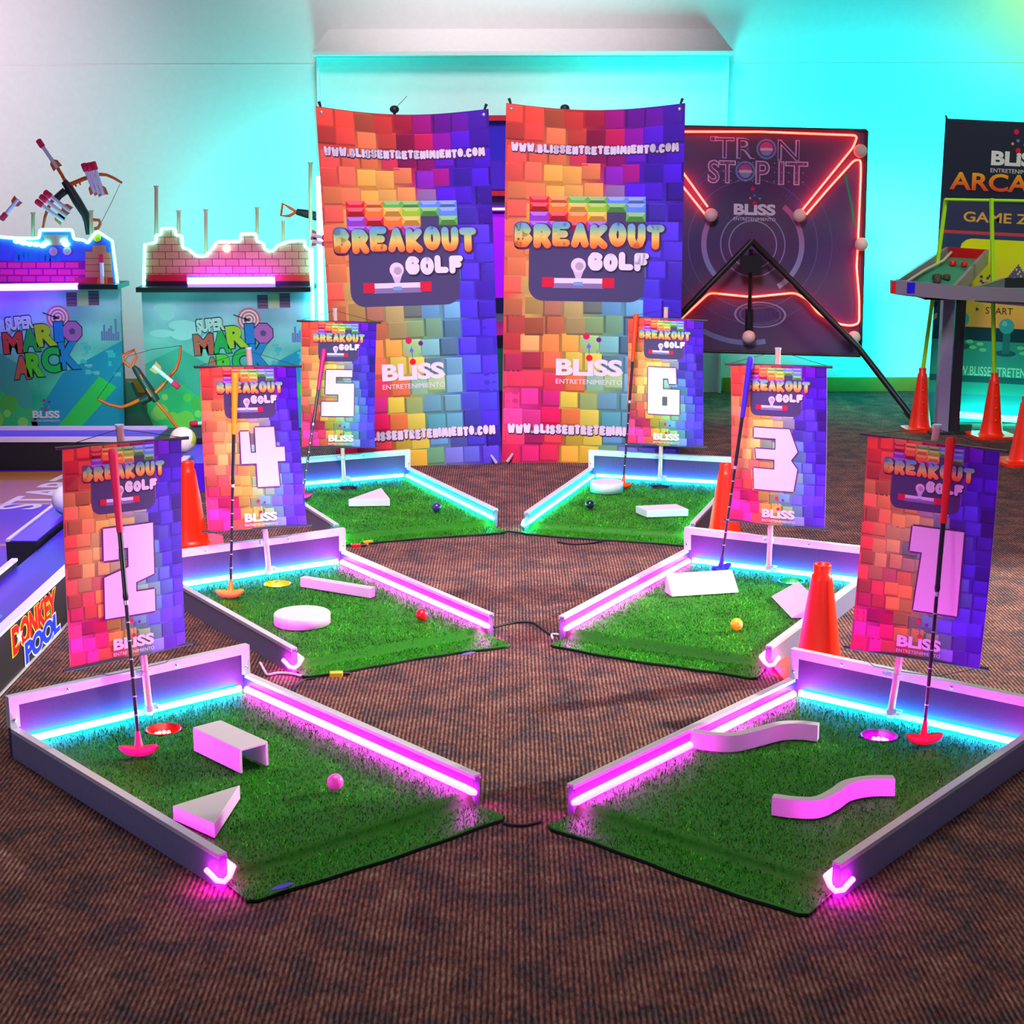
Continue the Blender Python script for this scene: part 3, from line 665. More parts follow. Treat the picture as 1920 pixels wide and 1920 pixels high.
# ------------------------------------------------------------------ number signs on clear poles
DIG = {  # blocky numerals, unit box, y down
 1: [[(.10, 0), (1, 0), (1, 1), (.22, 1), (.30, .30), (.08, .30)]],
 2: [[(0, 0), (1, 0), (1, .575), (.62, .64), (.62, .745), (1, .75), (1, 1), (0, 1), (0, .54), (.48, .455), (.48, .24), (.29, .24), (.29, .355), (0, .355)]],
 3: [[(.02, 0), (.82, 0), (1, .36), (.86, .50), (1, .64), (.92, 1), (.04, 1), (.02, .66), (.50, .66), (.50, .50), (.08, .50), (.06, .34), (.52, .34), (.52, .16), (.02, .16)]],
 4: [[(0, .06), (.20, .06), (.22, .42), (.34, .42), (.34, 0), (.78, 0), (.80, .34), (1, .34), (1, .58), (.82, .58), (.84, 1), (.34, 1), (.34, .60), (0, .60)]],
 5: [[(.14, 0), (.94, 0), (.94, .15), (.44, .15), (.44, .29), (1, .29), (1, 1), (0, 1), (0, .69), (.52, .69), (.52, .53), (.12, .53)]],
 6: [[(0, 0), (.88, 0), (.90, .34), (.66, .34), (.64, .23), (.48, .23), (.48, .46), (1, .46), (1, 1), (0, 1)]]}
SIGN = {1: (-.032, (1757, 800), [(1627, 815), (1875, 845), (1838, 1252), (1596, 1215)]), 2: (.021, (224, 800), [(117, 840), (340, 822), (348, 1208), (133, 1255)]),
        3: (-.013, (1459, 655), [(1370, 683), (1550, 688), (1545, 992), (1368, 975)]), 4: (.031, (466, 655), [(375, 688), (555, 687), (575, 985), (390, 996)]),
        5: (.018, (628, 580), [(565, 602), (706, 605), (702, 838), (566, 838)]), 6: (-.007, (1249, 578), [(1178, 595), (1318, 601), (1318, 838), (1174, 832)])}
DIGBOX = {1: (.37, .385, .80, .775), 2: (.30, .38, .72, .80), 3: (.25, .39, .72, .78), 4: (.36, .37, .82, .74), 5: (.26, .38, .70, .75), 6: (.28, .38, .70, .75)}
SIGNPLANE = {}
def sign(i, label):
    lx, top, cor = SIGN[i]; x, y, th = LANES[i]
    base = LP(i, lx, .036, TZ + .008)
    r = thing('hole_sign', label, 'sign', base, th, 'number signs on clear poles'); W2L = local(r)
    n = V((math.sin(th), -math.cos(th), 0))                         # toward the player
    P0 = base + n * 0.012
    tp = onplane(top[0], top[1], base, n)
    C4 = [onplane(u, v, P0, n) for u, v in cor]; SIGNPLANE[i] = (P0, n)
    c = [W2L(p) for p in C4]; pt = W2L(tp)
    obj('pole', MB().tube([(0, 0, 0), pt], .0105, 12), M_clear, r)
    obj('pole_cap', MB().tube([pt - V((0, 0, .002)), pt + V((0, 0, .006))], [.0112, .0125], 12), M_clearclip, r)
    for z, s in ((.125, -1), (.018, 1)):
        k = MB().tube([(pt.x * z / pt.z, .0, z - .007), (pt.x * z / pt.z, .0, z + .007)], .0145, 12); k.box((min(0, s * .028), .004, z - .006), (max(0, s * .028), .019, z + .006)); k.ball((s * .024, -.001, z), .008, 8)
        obj('clip', k, M_clearclip, r)
    Hs = 1.63
    nl = V((0, -1, 0)); ph = i * 1.7
    wave = lambda s, q: (.006 * math.sin(6 * s + ph) * q + .007 * math.sin(pi * s) * (1 - .5 * q) - .010 * (abs(2 * s - 1) ** 3) * math.sin(pi * q), 0)
    fn = sheet(c[0], c[1], c[2], c[3], Hs, wave, .0002)
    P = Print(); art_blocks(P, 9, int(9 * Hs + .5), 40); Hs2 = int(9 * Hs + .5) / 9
    fn = sheet(c[0], c[1], c[2], c[3], Hs2, wave, .0003)
    art_golf(P, .15, .012, .69)
    x0, y0, x1, y1 = DIGBOX[i]; y0 *= Hs2; y1 *= Hs2
    for grow, col, ly in ((.012, (96, 40, 110), 7), (0, (228, 210, 230), 9)):
        for poly in DIG[i]:
            cx, cy = (x0 + x1) / 2, (y0 + y1) / 2
            pts = [(x0 + a * (x1 - x0), y0 + b * (y1 - y0)) for a, b in poly]
            if grow:
                P.line(pts + [pts[0]], 2 * grow, col, ly)
                continue
            tri(P, pts, col, ly)
    if i == 6: P.quad(x0 + .46 * (x1 - x0), y0 + .62 * (y1 - y0), x0 + .62 * (x1 - x0), y0 + .81 * (y1 - y0), (84, 92, 90), 10.5)
    bliss_logo(P, .36, Hs2 - .165, .70, True, 10)
    P.build('banner_cloth', fn, M_cloth, r, 0.09)
    backing(fn, Hs2, .0012, 'banner_back', M_cloth_back, r)
    for a, b, nm in ((c[0], c[1], 'top_rod'), (c[3], c[2], 'bottom_rod')):
        d = (b - a).normalized(); obj(nm, MB().tube([a - d * .022, b + d * .022], .0048, 8), M_dark, r)
    hang = pt - V((0, 0, .006))
    obj('hanging_cord', MB().tube([c[0] - (c[1] - c[0]).normalized() * .015, hang, c[1] + (c[1] - c[0]).normalized() * .015], .0011, 5), M_cord, r)
    m = V((pt.x * .14 / pt.z, 0, .14))
    low = MB().tube([c[3], (c[3] + m) / 2 + V((0, 0, -.02)), m], .0011, 5); low.tube([c[2], (c[2] + m) / 2 + V((0, 0, -.02)), m], .0011, 5); obj('tie_cord', low, M_cord, r)
    return r
M_cloth_back = mat('cloth_back', (190, 180, 195), .7)
def tri(P, pts, col, layer):
    """fill a possibly concave polygon by ear clipping"""
    idx = list(range(len(pts))); A = sum(pts[k][0] * pts[(k + 1) % len(pts)][1] - pts[(k + 1) % len(pts)][0] * pts[k][1] for k in range(len(pts)))
    if A < 0: idx.reverse()
    cr = lambda a, b, c: (b[0] - a[0]) * (c[1] - a[1]) - (b[1] - a[1]) * (c[0] - a[0])
    g = 0
    while len(idx) > 3 and g < 500:
        g += 1; done = False
        for k in range(len(idx)):
            a, b, c = idx[k - 1], idx[k], idx[(k + 1) % len(idx)]
            if cr(pts[a], pts[b], pts[c]) <= 1e-12: continue
            if any(q not in (a, b, c) and cr(pts[a], pts[b], pts[q]) >= 0 and cr(pts[b], pts[c], pts[q]) >= 0 and cr(pts[c], pts[a], pts[q]) >= 0 for q in idx): continue
            P.poly([pts[a], pts[b], pts[c]], col, layer); idx.pop(k); done = True; break
        if not done: break
    P.poly([pts[q] for q in idx], col, layer)
NAMES = {1: 'ONE'}
for i in range(1, 7): sign(i, 'hanging sign with the white number %d on a rainbow block print' % i)

# ------------------------------------------------------------------ putters
def putter(i, head_px, top_px, grip, head, label, ang, toplift=.03):
    P0, n = SIGNPLANE[i]
    hb = atz(head_px[0], head_px[1], TZ + .006); tp = onplane(top_px[0], top_px[1], P0 + n * toplift, n)
    r = thing('putter', label, 'golf putter', hb, 0, 'putters leaning on the number signs'); d = tp - hb
    Lh = d.length; u = d.normalized()
    neck = u * .062
    at = lambda k: u * (Lh * k)
    obj('shaft', MB().tube([neck * .8, at(.50)], .0052, 10), M_shaft, r)
    obj('shaft_sleeve', MB().tube([at(.50), at(.515), at(.53), at(.73)], [.0058, .0082, .0068, .0068], 10), M_shaft, r)
    for k in (.13, .19, .25, .31, .37, .43): obj('shaft_ring', MB().tube([at(k), at(k) + u * .0035], .0057, 10), M_silver, r)
    obj('shaft_ring', MB().tube([at(.488), at(.488) + u * .012], .0064, 10), M_silver, r)
    obj('grip', MB().tube([at(.725), at(.74), at(.745), at(.97), at(.99), at(1.0)], [.0085, .0092, .0088, .0128, .0128, .0095], 12), grip, r)
    # two-way rubber head: curved bar with a neck
    c, s = math.cos(ang), math.sin(ang); hm = MB(); v = []; f = []
    N, K = 15, 10
    for a in range(N):
        q = -1 + 2 * a / (N - 1); xx = q * .052; rad = .0135 * math.sqrt(max(.02, 1 - abs(q) ** 5)) + .001; sag = .030 * q * q
        for k in range(K):
            b = 2 * pi * k / K; yy = math.cos(b) * rad * .95 - .008 * q * q; zz = .0145 + math.sin(b) * rad * (1.0 - .25 * q * q)
            v.append((xx * c - yy * s, xx * s + yy * c, zz + sag * .5))
    for a in range(N - 1):
        for k in range(K): f.append((a * K + k, a * K + (k + 1) % K, (a + 1) * K + (k + 1) % K, (a + 1) * K + k))
    f += [tuple(range(K - 1, -1, -1)), tuple(range((N - 1) * K, N * K))]
    hm.add(v, f, True); hm.tube([V((0, 0, .014)), u * .032 , u * .046, neck + u * .004], [.016, .0105, .0085, .0065], 12)
    obj('head', hm, head, r)
rub = lambda nme, rgb: mat(nme, rgb, .55)
G_pink, G_red, G_blue, G_yel, G_mag, G_or = rub('pink_rubber', (240, 20, 90)), rub('red_rubber', (225, 8, 14)), rub('blue_rubber', (52, 26, 190)), rub('yellow_rubber', (250, 150, 6)), rub('magenta_rubber', (190, 10, 110)), rub('orange_rubber', (255, 66, 6))
putter(2, (262, 1418), (211, 842), G_pink, G_pink, 'pink gripped putter leaning on the number 2 sign', .08)
putter(1, (1731, 1396), (1783, 820), G_red, G_red, 'red gripped putter leaning on the number 1 sign', .12)
putter(4, (432, 1121), (441, 700), G_yel, G_yel, 'yellow gripped putter leaning on the number 4 sign', .02)
putter(3, (1350, 1074), (1408, 669), G_blue, G_blue, 'blue gripped putter leaning on the number 3 sign', .7)
putter(6, (1168, 916), (1193, 588), G_or, G_or, 'orange gripped putter leaning on the number 6 sign', -.55)
putter(5, (566, 938), (608, 655), G_mag, G_mag, 'magenta gripped putter leaning on the number 5 sign', .1)

# ------------------------------------------------------------------ two tall banners
def big_banner(label, c4, seed, dips):
    c = [V(q) for q in c4]; base = V(((c[2].x + c[3].x) / 2, (c[2].y + c[3].y) / 2 + .02, 0))
    r = thing('tall_banner', label, 'banner', base, 0, 'tall rainbow block banners'); cl = [q - base for q in c]
    Hs = 19 / 9
    wave = lambda s, q: (.012 * math.sin(7 * s + 2 * q) * q * (1 - q) + .010 * math.exp(-((s - dips) / .09) ** 2) * min(1, 3 * q), -.035 * math.sin(pi * s) * max(0, 1 - q * 3.5))
    fn = sheet(cl[0], cl[1], cl[2], cl[3], Hs, wave, .0005)
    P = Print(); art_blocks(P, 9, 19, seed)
    P.word('WWW.BLISSENTRETENIMIENTO.COM', .032, .220, .972, .272, (70, 36, 76), 5, .16, None, .003); P.word('WWW.BLISSENTRETENIMIENTO.COM', .03, .216, .97, .268, WHT, 6, .16)
    art_golf(P, .055, .51, .845)
    bliss_logo(P, .30, 1.475, .675, True, 5)
    P.word('WWW.BLISSENTRETENIMIENTO.COM', .032, 1.876, .972, 1.934, (70, 36, 76), 5, .16, None, .003); P.word('WWW.BLISSENTRETENIMIENTO.COM', .03, 1.872, .97, 1.93, WHT, 6, .16)
    P.build('printed_sheet', fn, M_vinyl, r, 0.05); backing(fn, Hs, .0012, 'sheet_back', M_cloth_back, r, 44, 34)
    for k, s in ((0, .03), (1, .97)):
        e = fn(s, .03, 4); obj('eyelet', MB().lathe([(.0, 0), (.009, 0), (.009, .001), (0, .001)], 12, Matrix.Translation(e) @ Matrix.Rotation(pi / 2, 4, 'X')), M_silver, r)
        dx = -.012 if k == 0 else .014
        obj('stand_hook', MB().tube([e + V((-dx * .2, .012, -.02)), e + V((dx * .4, .008, .03)), e + V((dx, .012, .052))], [.006, .006, .008], 8), M_black, r)
    pm = MB(); mid = fn(.5, Hs * .5, -40)
    for s0, s1 in ((.03, .97), (.97, .03)): pm.tube([fn(s0, .03, -60), mid + V((0, .06, 0)), fn(s1, Hs - .06, -40)], .007, 8)
    obj('stand_arms', pm, M_black, r)
    for s in (.06, .94):
        e = fn(s, Hs - .05, -20); obj('stand_foot', MB().tube([e, V((e.x, e.y - .015, .045)), V((e.x + (.03 if s > .5 else -.03), e.y - .05, .008))], [.007, .007, .009], 8), M_silver, r)
    return r
YB = 8.62
bl = [aty(592, 199, 8.50), aty(916, 204, 8.62), aty(940, 867, 8.62), aty(633, 889, 8.50)]
big_banner('tall rainbow block banner at left whose lower left is hidden by the number 5 sign', bl, 3, .93)
br = [aty(949, 193, 8.66), aty(1285, 193, 8.60), aty(1272, 877, 8.60), aty(941, 866, 8.66)]
big_banner('tall rainbow block banner at right, beside the black game board', br, 3, .07)

# ------------------------------------------------------------------ traffic cones and limbo sticks
def cone(u, v, label, h=.355, holes=False, top=.026, bot=.074, base=.135):
    p = atz(u, v, 0); r = thing('traffic_cone', label, 'traffic cone', p, random.uniform(0, .3), 'orange cones on the carpet')
    b = .05; poly = []
    for cx, cy, a0 in ((1, 1, 0), (-1, 1, 90), (-1, -1, 180), (1, -1, 270)):
        for k in range(5):
            a = math.radians(a0 + 22.5 * k); poly.append((cx * (base - b) + b * math.cos(a), cy * (base - b) + b * math.sin(a)))
    obj('base_plate', MB().prism(poly, 0, .014), M_cone, r)
    prof = [(bot + .014, .0142), (bot + .004, .02), (bot, .03), (bot * .8 + top * .2, .09), (top + .008, h * .86), (top + .006, h - .035), (top, h - .03), (top + .002, h - .004), (top, h), (top - .005, h), (top - .006, h - .05)]
    obj('cone_body', MB().lathe(prof, 28), M_cone, r)
    if holes:
        for k in range(4):
            z = .1 + .07 * k; rr = bot + (top - bot) * (z / h)
            obj('grip_hole', MB().lathe([(0, 0), (.007, 0), (.007, .002), (0, .002)], 10, Matrix.Translation((0, -rr - .0035, z)) @ Matrix.Rotation(pi / 2, 4, 'X')), M_orange, r)
    return r
cone(1534, 1262, 'orange traffic cone behind the left end of the number 1 back panel')
cone(1358, 1026, 'orange traffic cone between the number 6 lane and the number 3 sign')
cone(358, 1021, 'orange traffic cone between the number 2 and number 4 signs')
cA = cone(1724, 806, 'orange cone holding the lime stick left of the pinball stand post', .37, True, .020, .064, .10)
cB = cone(1858, 818, 'orange cone holding the lime stick right of the pinball stand post', .37, True, .020, .064, .125)
cone(1918, 868, 'orange cone cut off by the right edge of the photo')
def stick(c, top, yt, label):
    a = V((c.location.x, c.location.y, .33)); return tag(obj('limbo_stick', MB().tube([a - a, aty(top[0], top[1], yt) - a], .0125, 10), M_lime, None, a), label, 'stick', 'lime green limbo sticks')
stick(cA, (1774, 372), cA.location.y, 'lime stick standing in the cone left of the post')
stick(cB, (1859, 372), cB.location.y, 'lime stick standing in the cone right of the post')
xa, xb = aty(1772, 374, cA.location.y - .02), aty(1990, 378, cB.location.y - .03)
tag(obj('limbo_bar', MB().tube([V((0, 0, 0)), xb - xa], .0085, 10), M_lime, None, xa), 'thin lime bar lying across the tops of the two sticks', 'stick', 'lime green limbo sticks')

# ------------------------------------------------------------------ black neon game board on its tripod
TY = 10.2
def px_sheet(box, corners, y):
    """sheet map from photo-like artwork units (x0,y0,x1,y1) to four world corners"""
    x0, y0, x1, y1 = box; c = [aty(u, v, y) for u, v in corners]
    f = sheet(c[0], c[1], c[2], c[3], 1.0, None, .0006)
    return (lambda u, v, l: f((u - x0) / (x1 - x0), (v - y0) / (y1 - y0), l)), c
fnT, cT = px_sheet((1204, 240, 1624, 666), [(1204, 236), (1625, 245), (1613, 667), (1204, 655)], TY)
baseT = V((aty(1413, 650, TY).x, TY, 0))
rT = thing('neon_game_board', 'square black game board with red neon lines and white knobs on a tripod', 'game board', baseT)
sub = lambda f, b: (lambda u, v, l: f(u, v, l) - b)
fT = sub(fnT, baseT)
P = Print()
P.grid(1204, 240, 1624, 666, 12, 12, lambda u, v: (88 + 12 * math.sin(u * .03 + v * .02), 68 + 8 * math.sin(v * .05), 108 + 8 * math.sin(u * .021)), 0)
for r0, r1, c in ((44, 46, (150, 160, 210)), (60, 62, (150, 150, 205)), (122, 123.5, (110, 100, 150)), (150, 151.5, (96, 90, 140)), (26, 27, (84, 80, 140))): P.ring(1414, 458, r0, r1, c, 1, 60)
P.ring(1414, 458, 88, 98, (190, 90, 150), 1.3, 24, 140, 222, (120, 170, 215)); P.ring(1414, 458, 88, 98, (190, 90, 150), 1.3, 30, -52, 58, (120, 170, 215))
P.ring(1404, 470, 172, 182, (120, 130, 180), 1.3, 20, 78, 118)
for k in range(14):
    a = math.radians(-60 + 3.2 * k); P.line([(1414 + 108 * math.cos(a), 458 + 108 * math.sin(a)), (1414 + (116 + 8 * (k % 3)) * math.cos(a), 458 + (116 + 8 * (k % 3)) * math.sin(a))], 1.5, (70, 80, 190), 1)
    a = math.radians(60 + 4 * k); P.line([(1414 + 112 * math.cos(a), 458 + 130 * math.sin(a)), (1414 + 126 * math.cos(a), 458 + (146) * math.sin(a))], 1.4, (70, 66, 170), 1)
for k in range(16):
    a = 2 * pi * k / 16; P.line([(1414 + 14 * math.cos(a), 458 + 14 * math.sin(a)), (1414 + 32 * math.cos(a + .3), 458 + 32 * math.sin(a + .3))], 1.2, (70, 70, 130), 1)
P.ring(1430, 592, 46, 50, (150, 150, 180), 1.2, 30, 0, 360, None, .5); P.ring(1430, 592, 38, 40, (120, 120, 160), 1.2, 30, 0, 360, None, .5)
P.line([(1318, 330), (1346, 296), (1374, 288)], 1.4, (80, 80, 180), 1); P.line([(1340, 352), (1318, 330), (1300, 350)], 1.4, (80, 80, 180), 1)
P.text('TR', 1340, 258, 1416, 297, (190, 165, 215), 2, .02); P.text('TR', 1341.5, 259.8, 1414.5, 295.2, (72, 58, 92), 3, -.018); P.line([(1332, 257), (1346, 257), (1346, 265), (1332, 265), (1332, 257)], 1.4, (170, 150, 205), 2)
P.text('N', 1458, 260, 1499, 299, (190, 165, 215), 2, .02); P.text('N', 1459.6, 261.8, 1497.4, 297.2, (72, 58, 92), 3, -.02)
for cx, cy in ((1437, 278), (1398, 320)):
    P.ring(cx, cy, 15, 19, (110, 140, 200), 2, 32); P.disc(cx, cy, 13, (196, 80, 150), 3, 28); P.disc(cx, cy + 4, 9.5, (120, 160, 205), 3.6, 24, 8); P.quad(cx - 11.5, cy - 2, cx + 11.5, cy + 3, (230, 190, 200), 4)
for tx, a, b in (('ST', 1327, 1380), ('P', 1417, 1444), ('IT', 1460, 1516)):
    P.text(tx, a, 300, b, 344, (226, 190, 214), 2, .035); P.text(tx, a + 2.4, 302, b - 2.4, 342, (130, 70, 130), 3, -.0)
for k in range(42):
    rg = random.Random(k); 
    P.disc(1330 + (k % 14) * 13.6, 304 + (k // 14) * 17, .9, (236, 214, 230), 4, 6)
bliss_logo(P, 1377, 381, 1456, True, 4)
P.line([(1585, 320), (1600, 380), (1606, 420)], 4, (20, 150, 110), 1)
P.build('board_print', fT, M_boardprint, rT)
bm_ = MB(); bw = [p - baseT for p in cT]
bm_.add([bw[0], bw[1], bw[2], bw[3]] + [q + V((0, .022, 0)) for q in bw], [(3, 2, 1, 0), (4, 5, 6, 7), (0, 1, 5, 4), (1, 2, 6, 5), (2, 3, 7, 6), (3, 0, 4, 7)]); obj('board', bm_, M_black, rT)
em = MB(); k4 = [q + V((0, -.004, 0)) for q in bw]
for a, b in ((0, 1), (1, 2), (2, 3), (3, 0)): em.tube([k4[a], k4[b]], .010, 6)
obj('board_edging', em, M_dark, rT)
aT = lambda u, v, dy=-.03: aty(u, v, TY + dy) - baseT
def rounded(pts, n=4, rr=.03):
    out = [pts[0]]
    for k in range(1, len(pts) - 1):
        a, b, c = pts[k - 1], pts[k], pts[k + 1]; p = b + (a - b).normalized() * min(rr, (a - b).length / 3); q = b + (c - b).normalized() * min(rr, (c - b).length / 3)
        for j in range(n + 1): t = j / n; out.append(p * (1 - t) ** 2 + b * 2 * t * (1 - t) + q * t * t)
    return out + [pts[-1]]
for pts in ([(1206, 247), (1425, 247), (1608, 254), (1600, 276), (1504, 394)], [(1512, 402), (1555, 352), (1602, 300), (1614, 300), (1614, 330), (1609, 448)], [(1608, 468), (1606, 500), (1611, 560), (1611, 606), (1596, 611), (1574, 608), (1534, 588), (1515, 562), (1490, 549), (1410, 557), (1330, 549), (1275, 600)], [(1281, 324), (1327, 388)], [(1279, 348), (1322, 402)]):
    obj('neon_line', MB().tube(rounded([aT(*q) for q in pts]), .0062, 8), L_red, rT)
M_knob = mat('knob_white', (236, 205, 196), .35)
for u, v in ((1613, 283), (1333, 403), (1499, 404), (1615, 458), (1601, 633), (1404, 632)):
    k = obj('knob', MB().ball(aT(u, v, -.05), .041, 18), M_knob, rT)
hub = aT(1410, 452, -.14)
leg = MB()
obj('stand_leg', MB().tube([hub, aT(1610, 652, -.14), V((atz(1726, 802, .012) - baseT))], .019, 8), M_black, rT)
obj('stand_leg', MB().tube([hub, aT(1228, 640, -.14), V((-.9, -.45, .012))], .019, 8), M_black, rT)
obj('stand_post', MB().tube([hub + V((0, .03, -.05)), aT(1405, 600, -.02)], .012, 8), M_black, rT)
obj('stand_post', MB().tube([aT(1405, 580, -.02), aT(1404, 622, -.02)], .024, 10), M_black, rT)
obj('stand_hub', MB().box(hub + V((-.06, -.0, -.19)), hub + V((.06, .05, -.09))), M_black, rT)
obj('leg_sleeve', MB().tube([atz(1700, 773, .07) - baseT, atz(1720, 795, .03) - baseT], .021, 8), mat('teal_sleeve', (20, 120, 96), .3), rT)

# ------------------------------------------------------------------ arcade banner with a light bar at its foot
AY = 9.98
fnA, cA4 = px_sheet((1755, 222, 2045, 800), [(1773, 222), (2058, 236), (2030, 812), (1737, 797)], AY)
bA = V((aty(1880, 790, AY).x, AY, 0)); rA = thing('arcade_banner', 'navy arcade game zone banner behind the lime sticks at the right edge', 'banner', bA)
fA = sub(fnA, bA); P = Print()
NAVY = (36, 40, 66)
P.quad(1755, 222, 2045, 372, NAVY, 0); P.quad(1755, 372, 2045, 426, (56, 60, 96), 0); P.quad(1755, 426, 2045, 432, (206, 70, 80), 0); P.quad(1755, 432, 2045, 606, (48, 72, 116), 0)
for k in range(8): P.poly([(1755, 432 + k * 22), (1762, 428 + k * 22), (1762, 438 + k * 22), (1755, 444 + k * 22)], (206, 180, 90) if k % 2 else (30, 36, 50), .5)
P.poly([(1797, 606), (1797, 462), (1800, 450), (1808, 443), (1818, 440), (2045, 440), (2045, 606)], (236, 240, 30), 1)
P.grid(1797, 470, 2045, 606, 4, 10, lambda u, v: tuple(a + (b - a) * (v - 470) / 136 for a, b in zip((236, 240, 36), (250, 170, 100))), 1.5)
rg = random.Random(5)
for k in range(26):
    for j in range(int(14 - abs(k - 13)) // 1):
        if rg.random() < .92: P.quad(1868 + k * 3, 540 - (j + 1) * 4, 1871.2 + k * 3, 540 - j * 4, (98, 88, 150), 2)
for a, b in ((1838, 508), (1838, 516), (1842, 520), (1848, 520), (1850, 510), (1854, 506), (1854, 524), (1842, 528)): P.quad(a, b, a + 5, b + 5, (84, 76, 140), 2)
P.poly([(1834, 568), (1840, 572), (1834, 576)], (30, 60, 80), 3); P.text('START', 1852, 567, 1903, 580, (60, 50, 70), 3)
P.quad(1755, 606, 2045, 632, (24, 66, 82), 1.6); P.quad(1755, 632, 2045, 800, (50, 160, 150), 1.6); P.quad(1755, 700, 2045, 712, (30, 92, 98), 1.9); P.quad(1755, 735, 2045, 790, (40, 140, 150), 1.9)
for cx, cy in ((1808, 592), (1893, 602)):
    P.quad(cx - 6, cy, cx + 8, cy + 52, (40, 124, 130), 2.5); P.disc(cx, cy + 52, 20, (30, 96, 104), 2.3, 24, 6); P.disc(cx, cy, 14.5, (60, 176, 178), 3, 24); P.disc(cx - 4, cy - 5, 5, (110, 210, 205), 3.5, 14)
for cx, cy in ((1826, 634), (1845, 638), (1832, 645), (1851, 649), (1921, 642), (1926, 652)): P.disc(cx, cy, 7, (110, 220, 160), 3, 14, 3.6)
bliss_logo(P, 1846, 276, 1946, True, 3)
P.text('ARCADE', 1768, 317, 1990, 353, (40, 26, 30), 2.5, .05); P.text('ARCADE', 1770, 318, 1988, 351, WHT, 3, .025, [(244, 170, 40), (240, 120, 40), (226, 70, 60)])
P.text('GAME ZONE', 1800, 390, 1995, 409, (226, 170, 80), 3, .02)
P.text('WWW.BLISSENTRETENIMIENTO.COM', 1778, 681, 2030, 699, (170, 236, 214), 3, .015)
P.build('printed_sheet', fA, M_vinyl, rA, 40)
bw = [p - bA for p in cA4]; q = MB(); q.add(bw + [p + V((0, .004, 0)) for p in bw], [(3, 2, 1, 0), (4, 5, 6, 7), (0, 1, 5, 4), (1, 2, 6, 5), (2, 3, 7, 6), (3, 0, 4, 7)]); obj('sheet_back', q, M_cloth_back, rA)
obj('stand_hook', MB().tube([aty(1777, 228, AY + .02) - bA, aty(1773, 216, AY + .02) - bA], .006, 8), M_black, rA)
obj('stand_pole', MB().tube([V((.05, .05, .0)), V((.05, .05, 1.7))], .010, 8), M_black, rA)
obj('stand_foot', MB().box((-.35, .01, 0), (.4, .09, .02)), M_black, rA)
b0, b1 = aty(1793, 777, AY - .10), aty(2040, 797, AY - .10)
tag(obj('light_bar', MB().tube([V((0, 0, 0)), b1 - b0], .020, 10), L_teal, None, b0), 'sea green light bar at the foot of the arcade banner', 'light')

# ------------------------------------------------------------------ pinball stand at the right
M_silverboard = mat('silver_board', (150, 146, 160), .3, metal=.2); M_greypost = speckle(mat('grey_post', (140, 134, 165), .5), .1, 30); M_darkpost = mat('dark_post', (34, 34, 44), .5)
FY = 9.22
bP = atz(1772, 812, 0); rP = thing('pinball_stand', 'tall stand with two small tilted pinball trays on a grey post', 'game table', bP)
q = lambda u, v, y: aty(u, v, y) - bP
topz = q(1778, 560, FY + .1).z
obj('post', MB().box((-.055, -.02, .012), (.012, .05, topz)), M_greypost, rP); obj('post', MB().box((.024, .0, .012), (.082, .07, topz)), M_darkpost, rP)
obj('foot_plate', MB().box((-.10, -.07, 0), (.17, .12, .012)), M_darkpost, rP); obj('foot_block', MB().box((.085, .0, .012), (.155, .08, .05)), mat('green_block', (20, 80, 60), .5), rP)
a = q(1734, 560, FY + .02); b_ = q(1826, 568, FY + .02)
obj('mount_plate', MB().box((a.x, a.y, topz), (b_.x, a.y + .3, topz + .03)), M_darkpost, rP)
fz = [(1670, 525, 551), (1700, 527, 553), (1740, 530, 558), (1790, 535, 562), (1840, 539, 564), (1920, 541, 567), (2000, 543, 569)]
v = []; f = []
for u, t, bo in fz:
    A = q(u, t, FY); B = q(u, bo, FY); v += [A, B, B + V((0, .02, 0)), A + V((0, .02, 0))]
for k in range(len(fz) - 1):
    for j in range(4): f.append((4 * k + j, 4 * k + 4 + j, 4 * k + 4 + (j + 1) % 4, 4 * k + (j + 1) % 4))
f += [(0, 1, 2, 3), tuple(4 * len(fz) - 4 + k for k in (3, 2, 1, 0))]
front = obj('front_board', MB().add(v, f), M_silverboard, rP)
for u, c, nm in ((1672, (240, 20, 20), 'red_patch'), (1701, (30, 20, 240), 'blue_patch')):
    A = q(u, 528 if u < 1690 else 530, FY - .002); B = q(u + (7 if u < 1690 else 14), 550, FY - .002)
    obj(nm, MB().box((A.x, A.y, B.z), (B.x, A.y + .0015, A.z)), mat(nm, c, .4), front)
def tray(c, label, back):
    """c: four rim corners front-left, front-right, back-right, back-left"""
    t = obj('tray_bed', MB().add([c[0] + V((0, 0, -.055)), c[1] + V((0, 0, -.055)), c[2] + V((0, 0, -.055)), c[3] + V((0, 0, -.055)), c[0] + V((0, 0, -.07)), c[1] + V((0, 0, -.07)), c[2] + V((0, 0, -.07)), c[3] + V((0, 0, -.07))],
        [(0, 1, 2, 3), (7, 6, 5, 4), (0, 4, 5, 1), (1, 5, 6, 2), (2, 6, 7, 3), (3, 7, 4, 0)]), mat('tray_green', (40, 140, 110), .4), rP)
    mids = sum(c, V((0, 0, 0))) / 4
    for k in range(4):
        a, b = c[k], c[(k + 1) % 4]; n = V((-(b - a).y, (b - a).x, 0)).normalized() * .010
        obj('tray_side', MB().add([a - n, b - n, b + n, a + n] + [p + V((0, 0, -.085)) for p in (a - n, b - n, b + n, a + n)], [(0, 1, 2, 3), (7, 6, 5, 4), (0, 4, 5, 1), (1, 5, 6, 2), (2, 6, 7, 3), (3, 7, 4, 0)]), back if k == 2 else M_silverboard, rP)
    return t, mids
c1 = [q(1682, 524, FY + .03), q(1788, 536, FY + .03), q(1851, 468, FY + .62), q(1776, 463, FY + .62)]
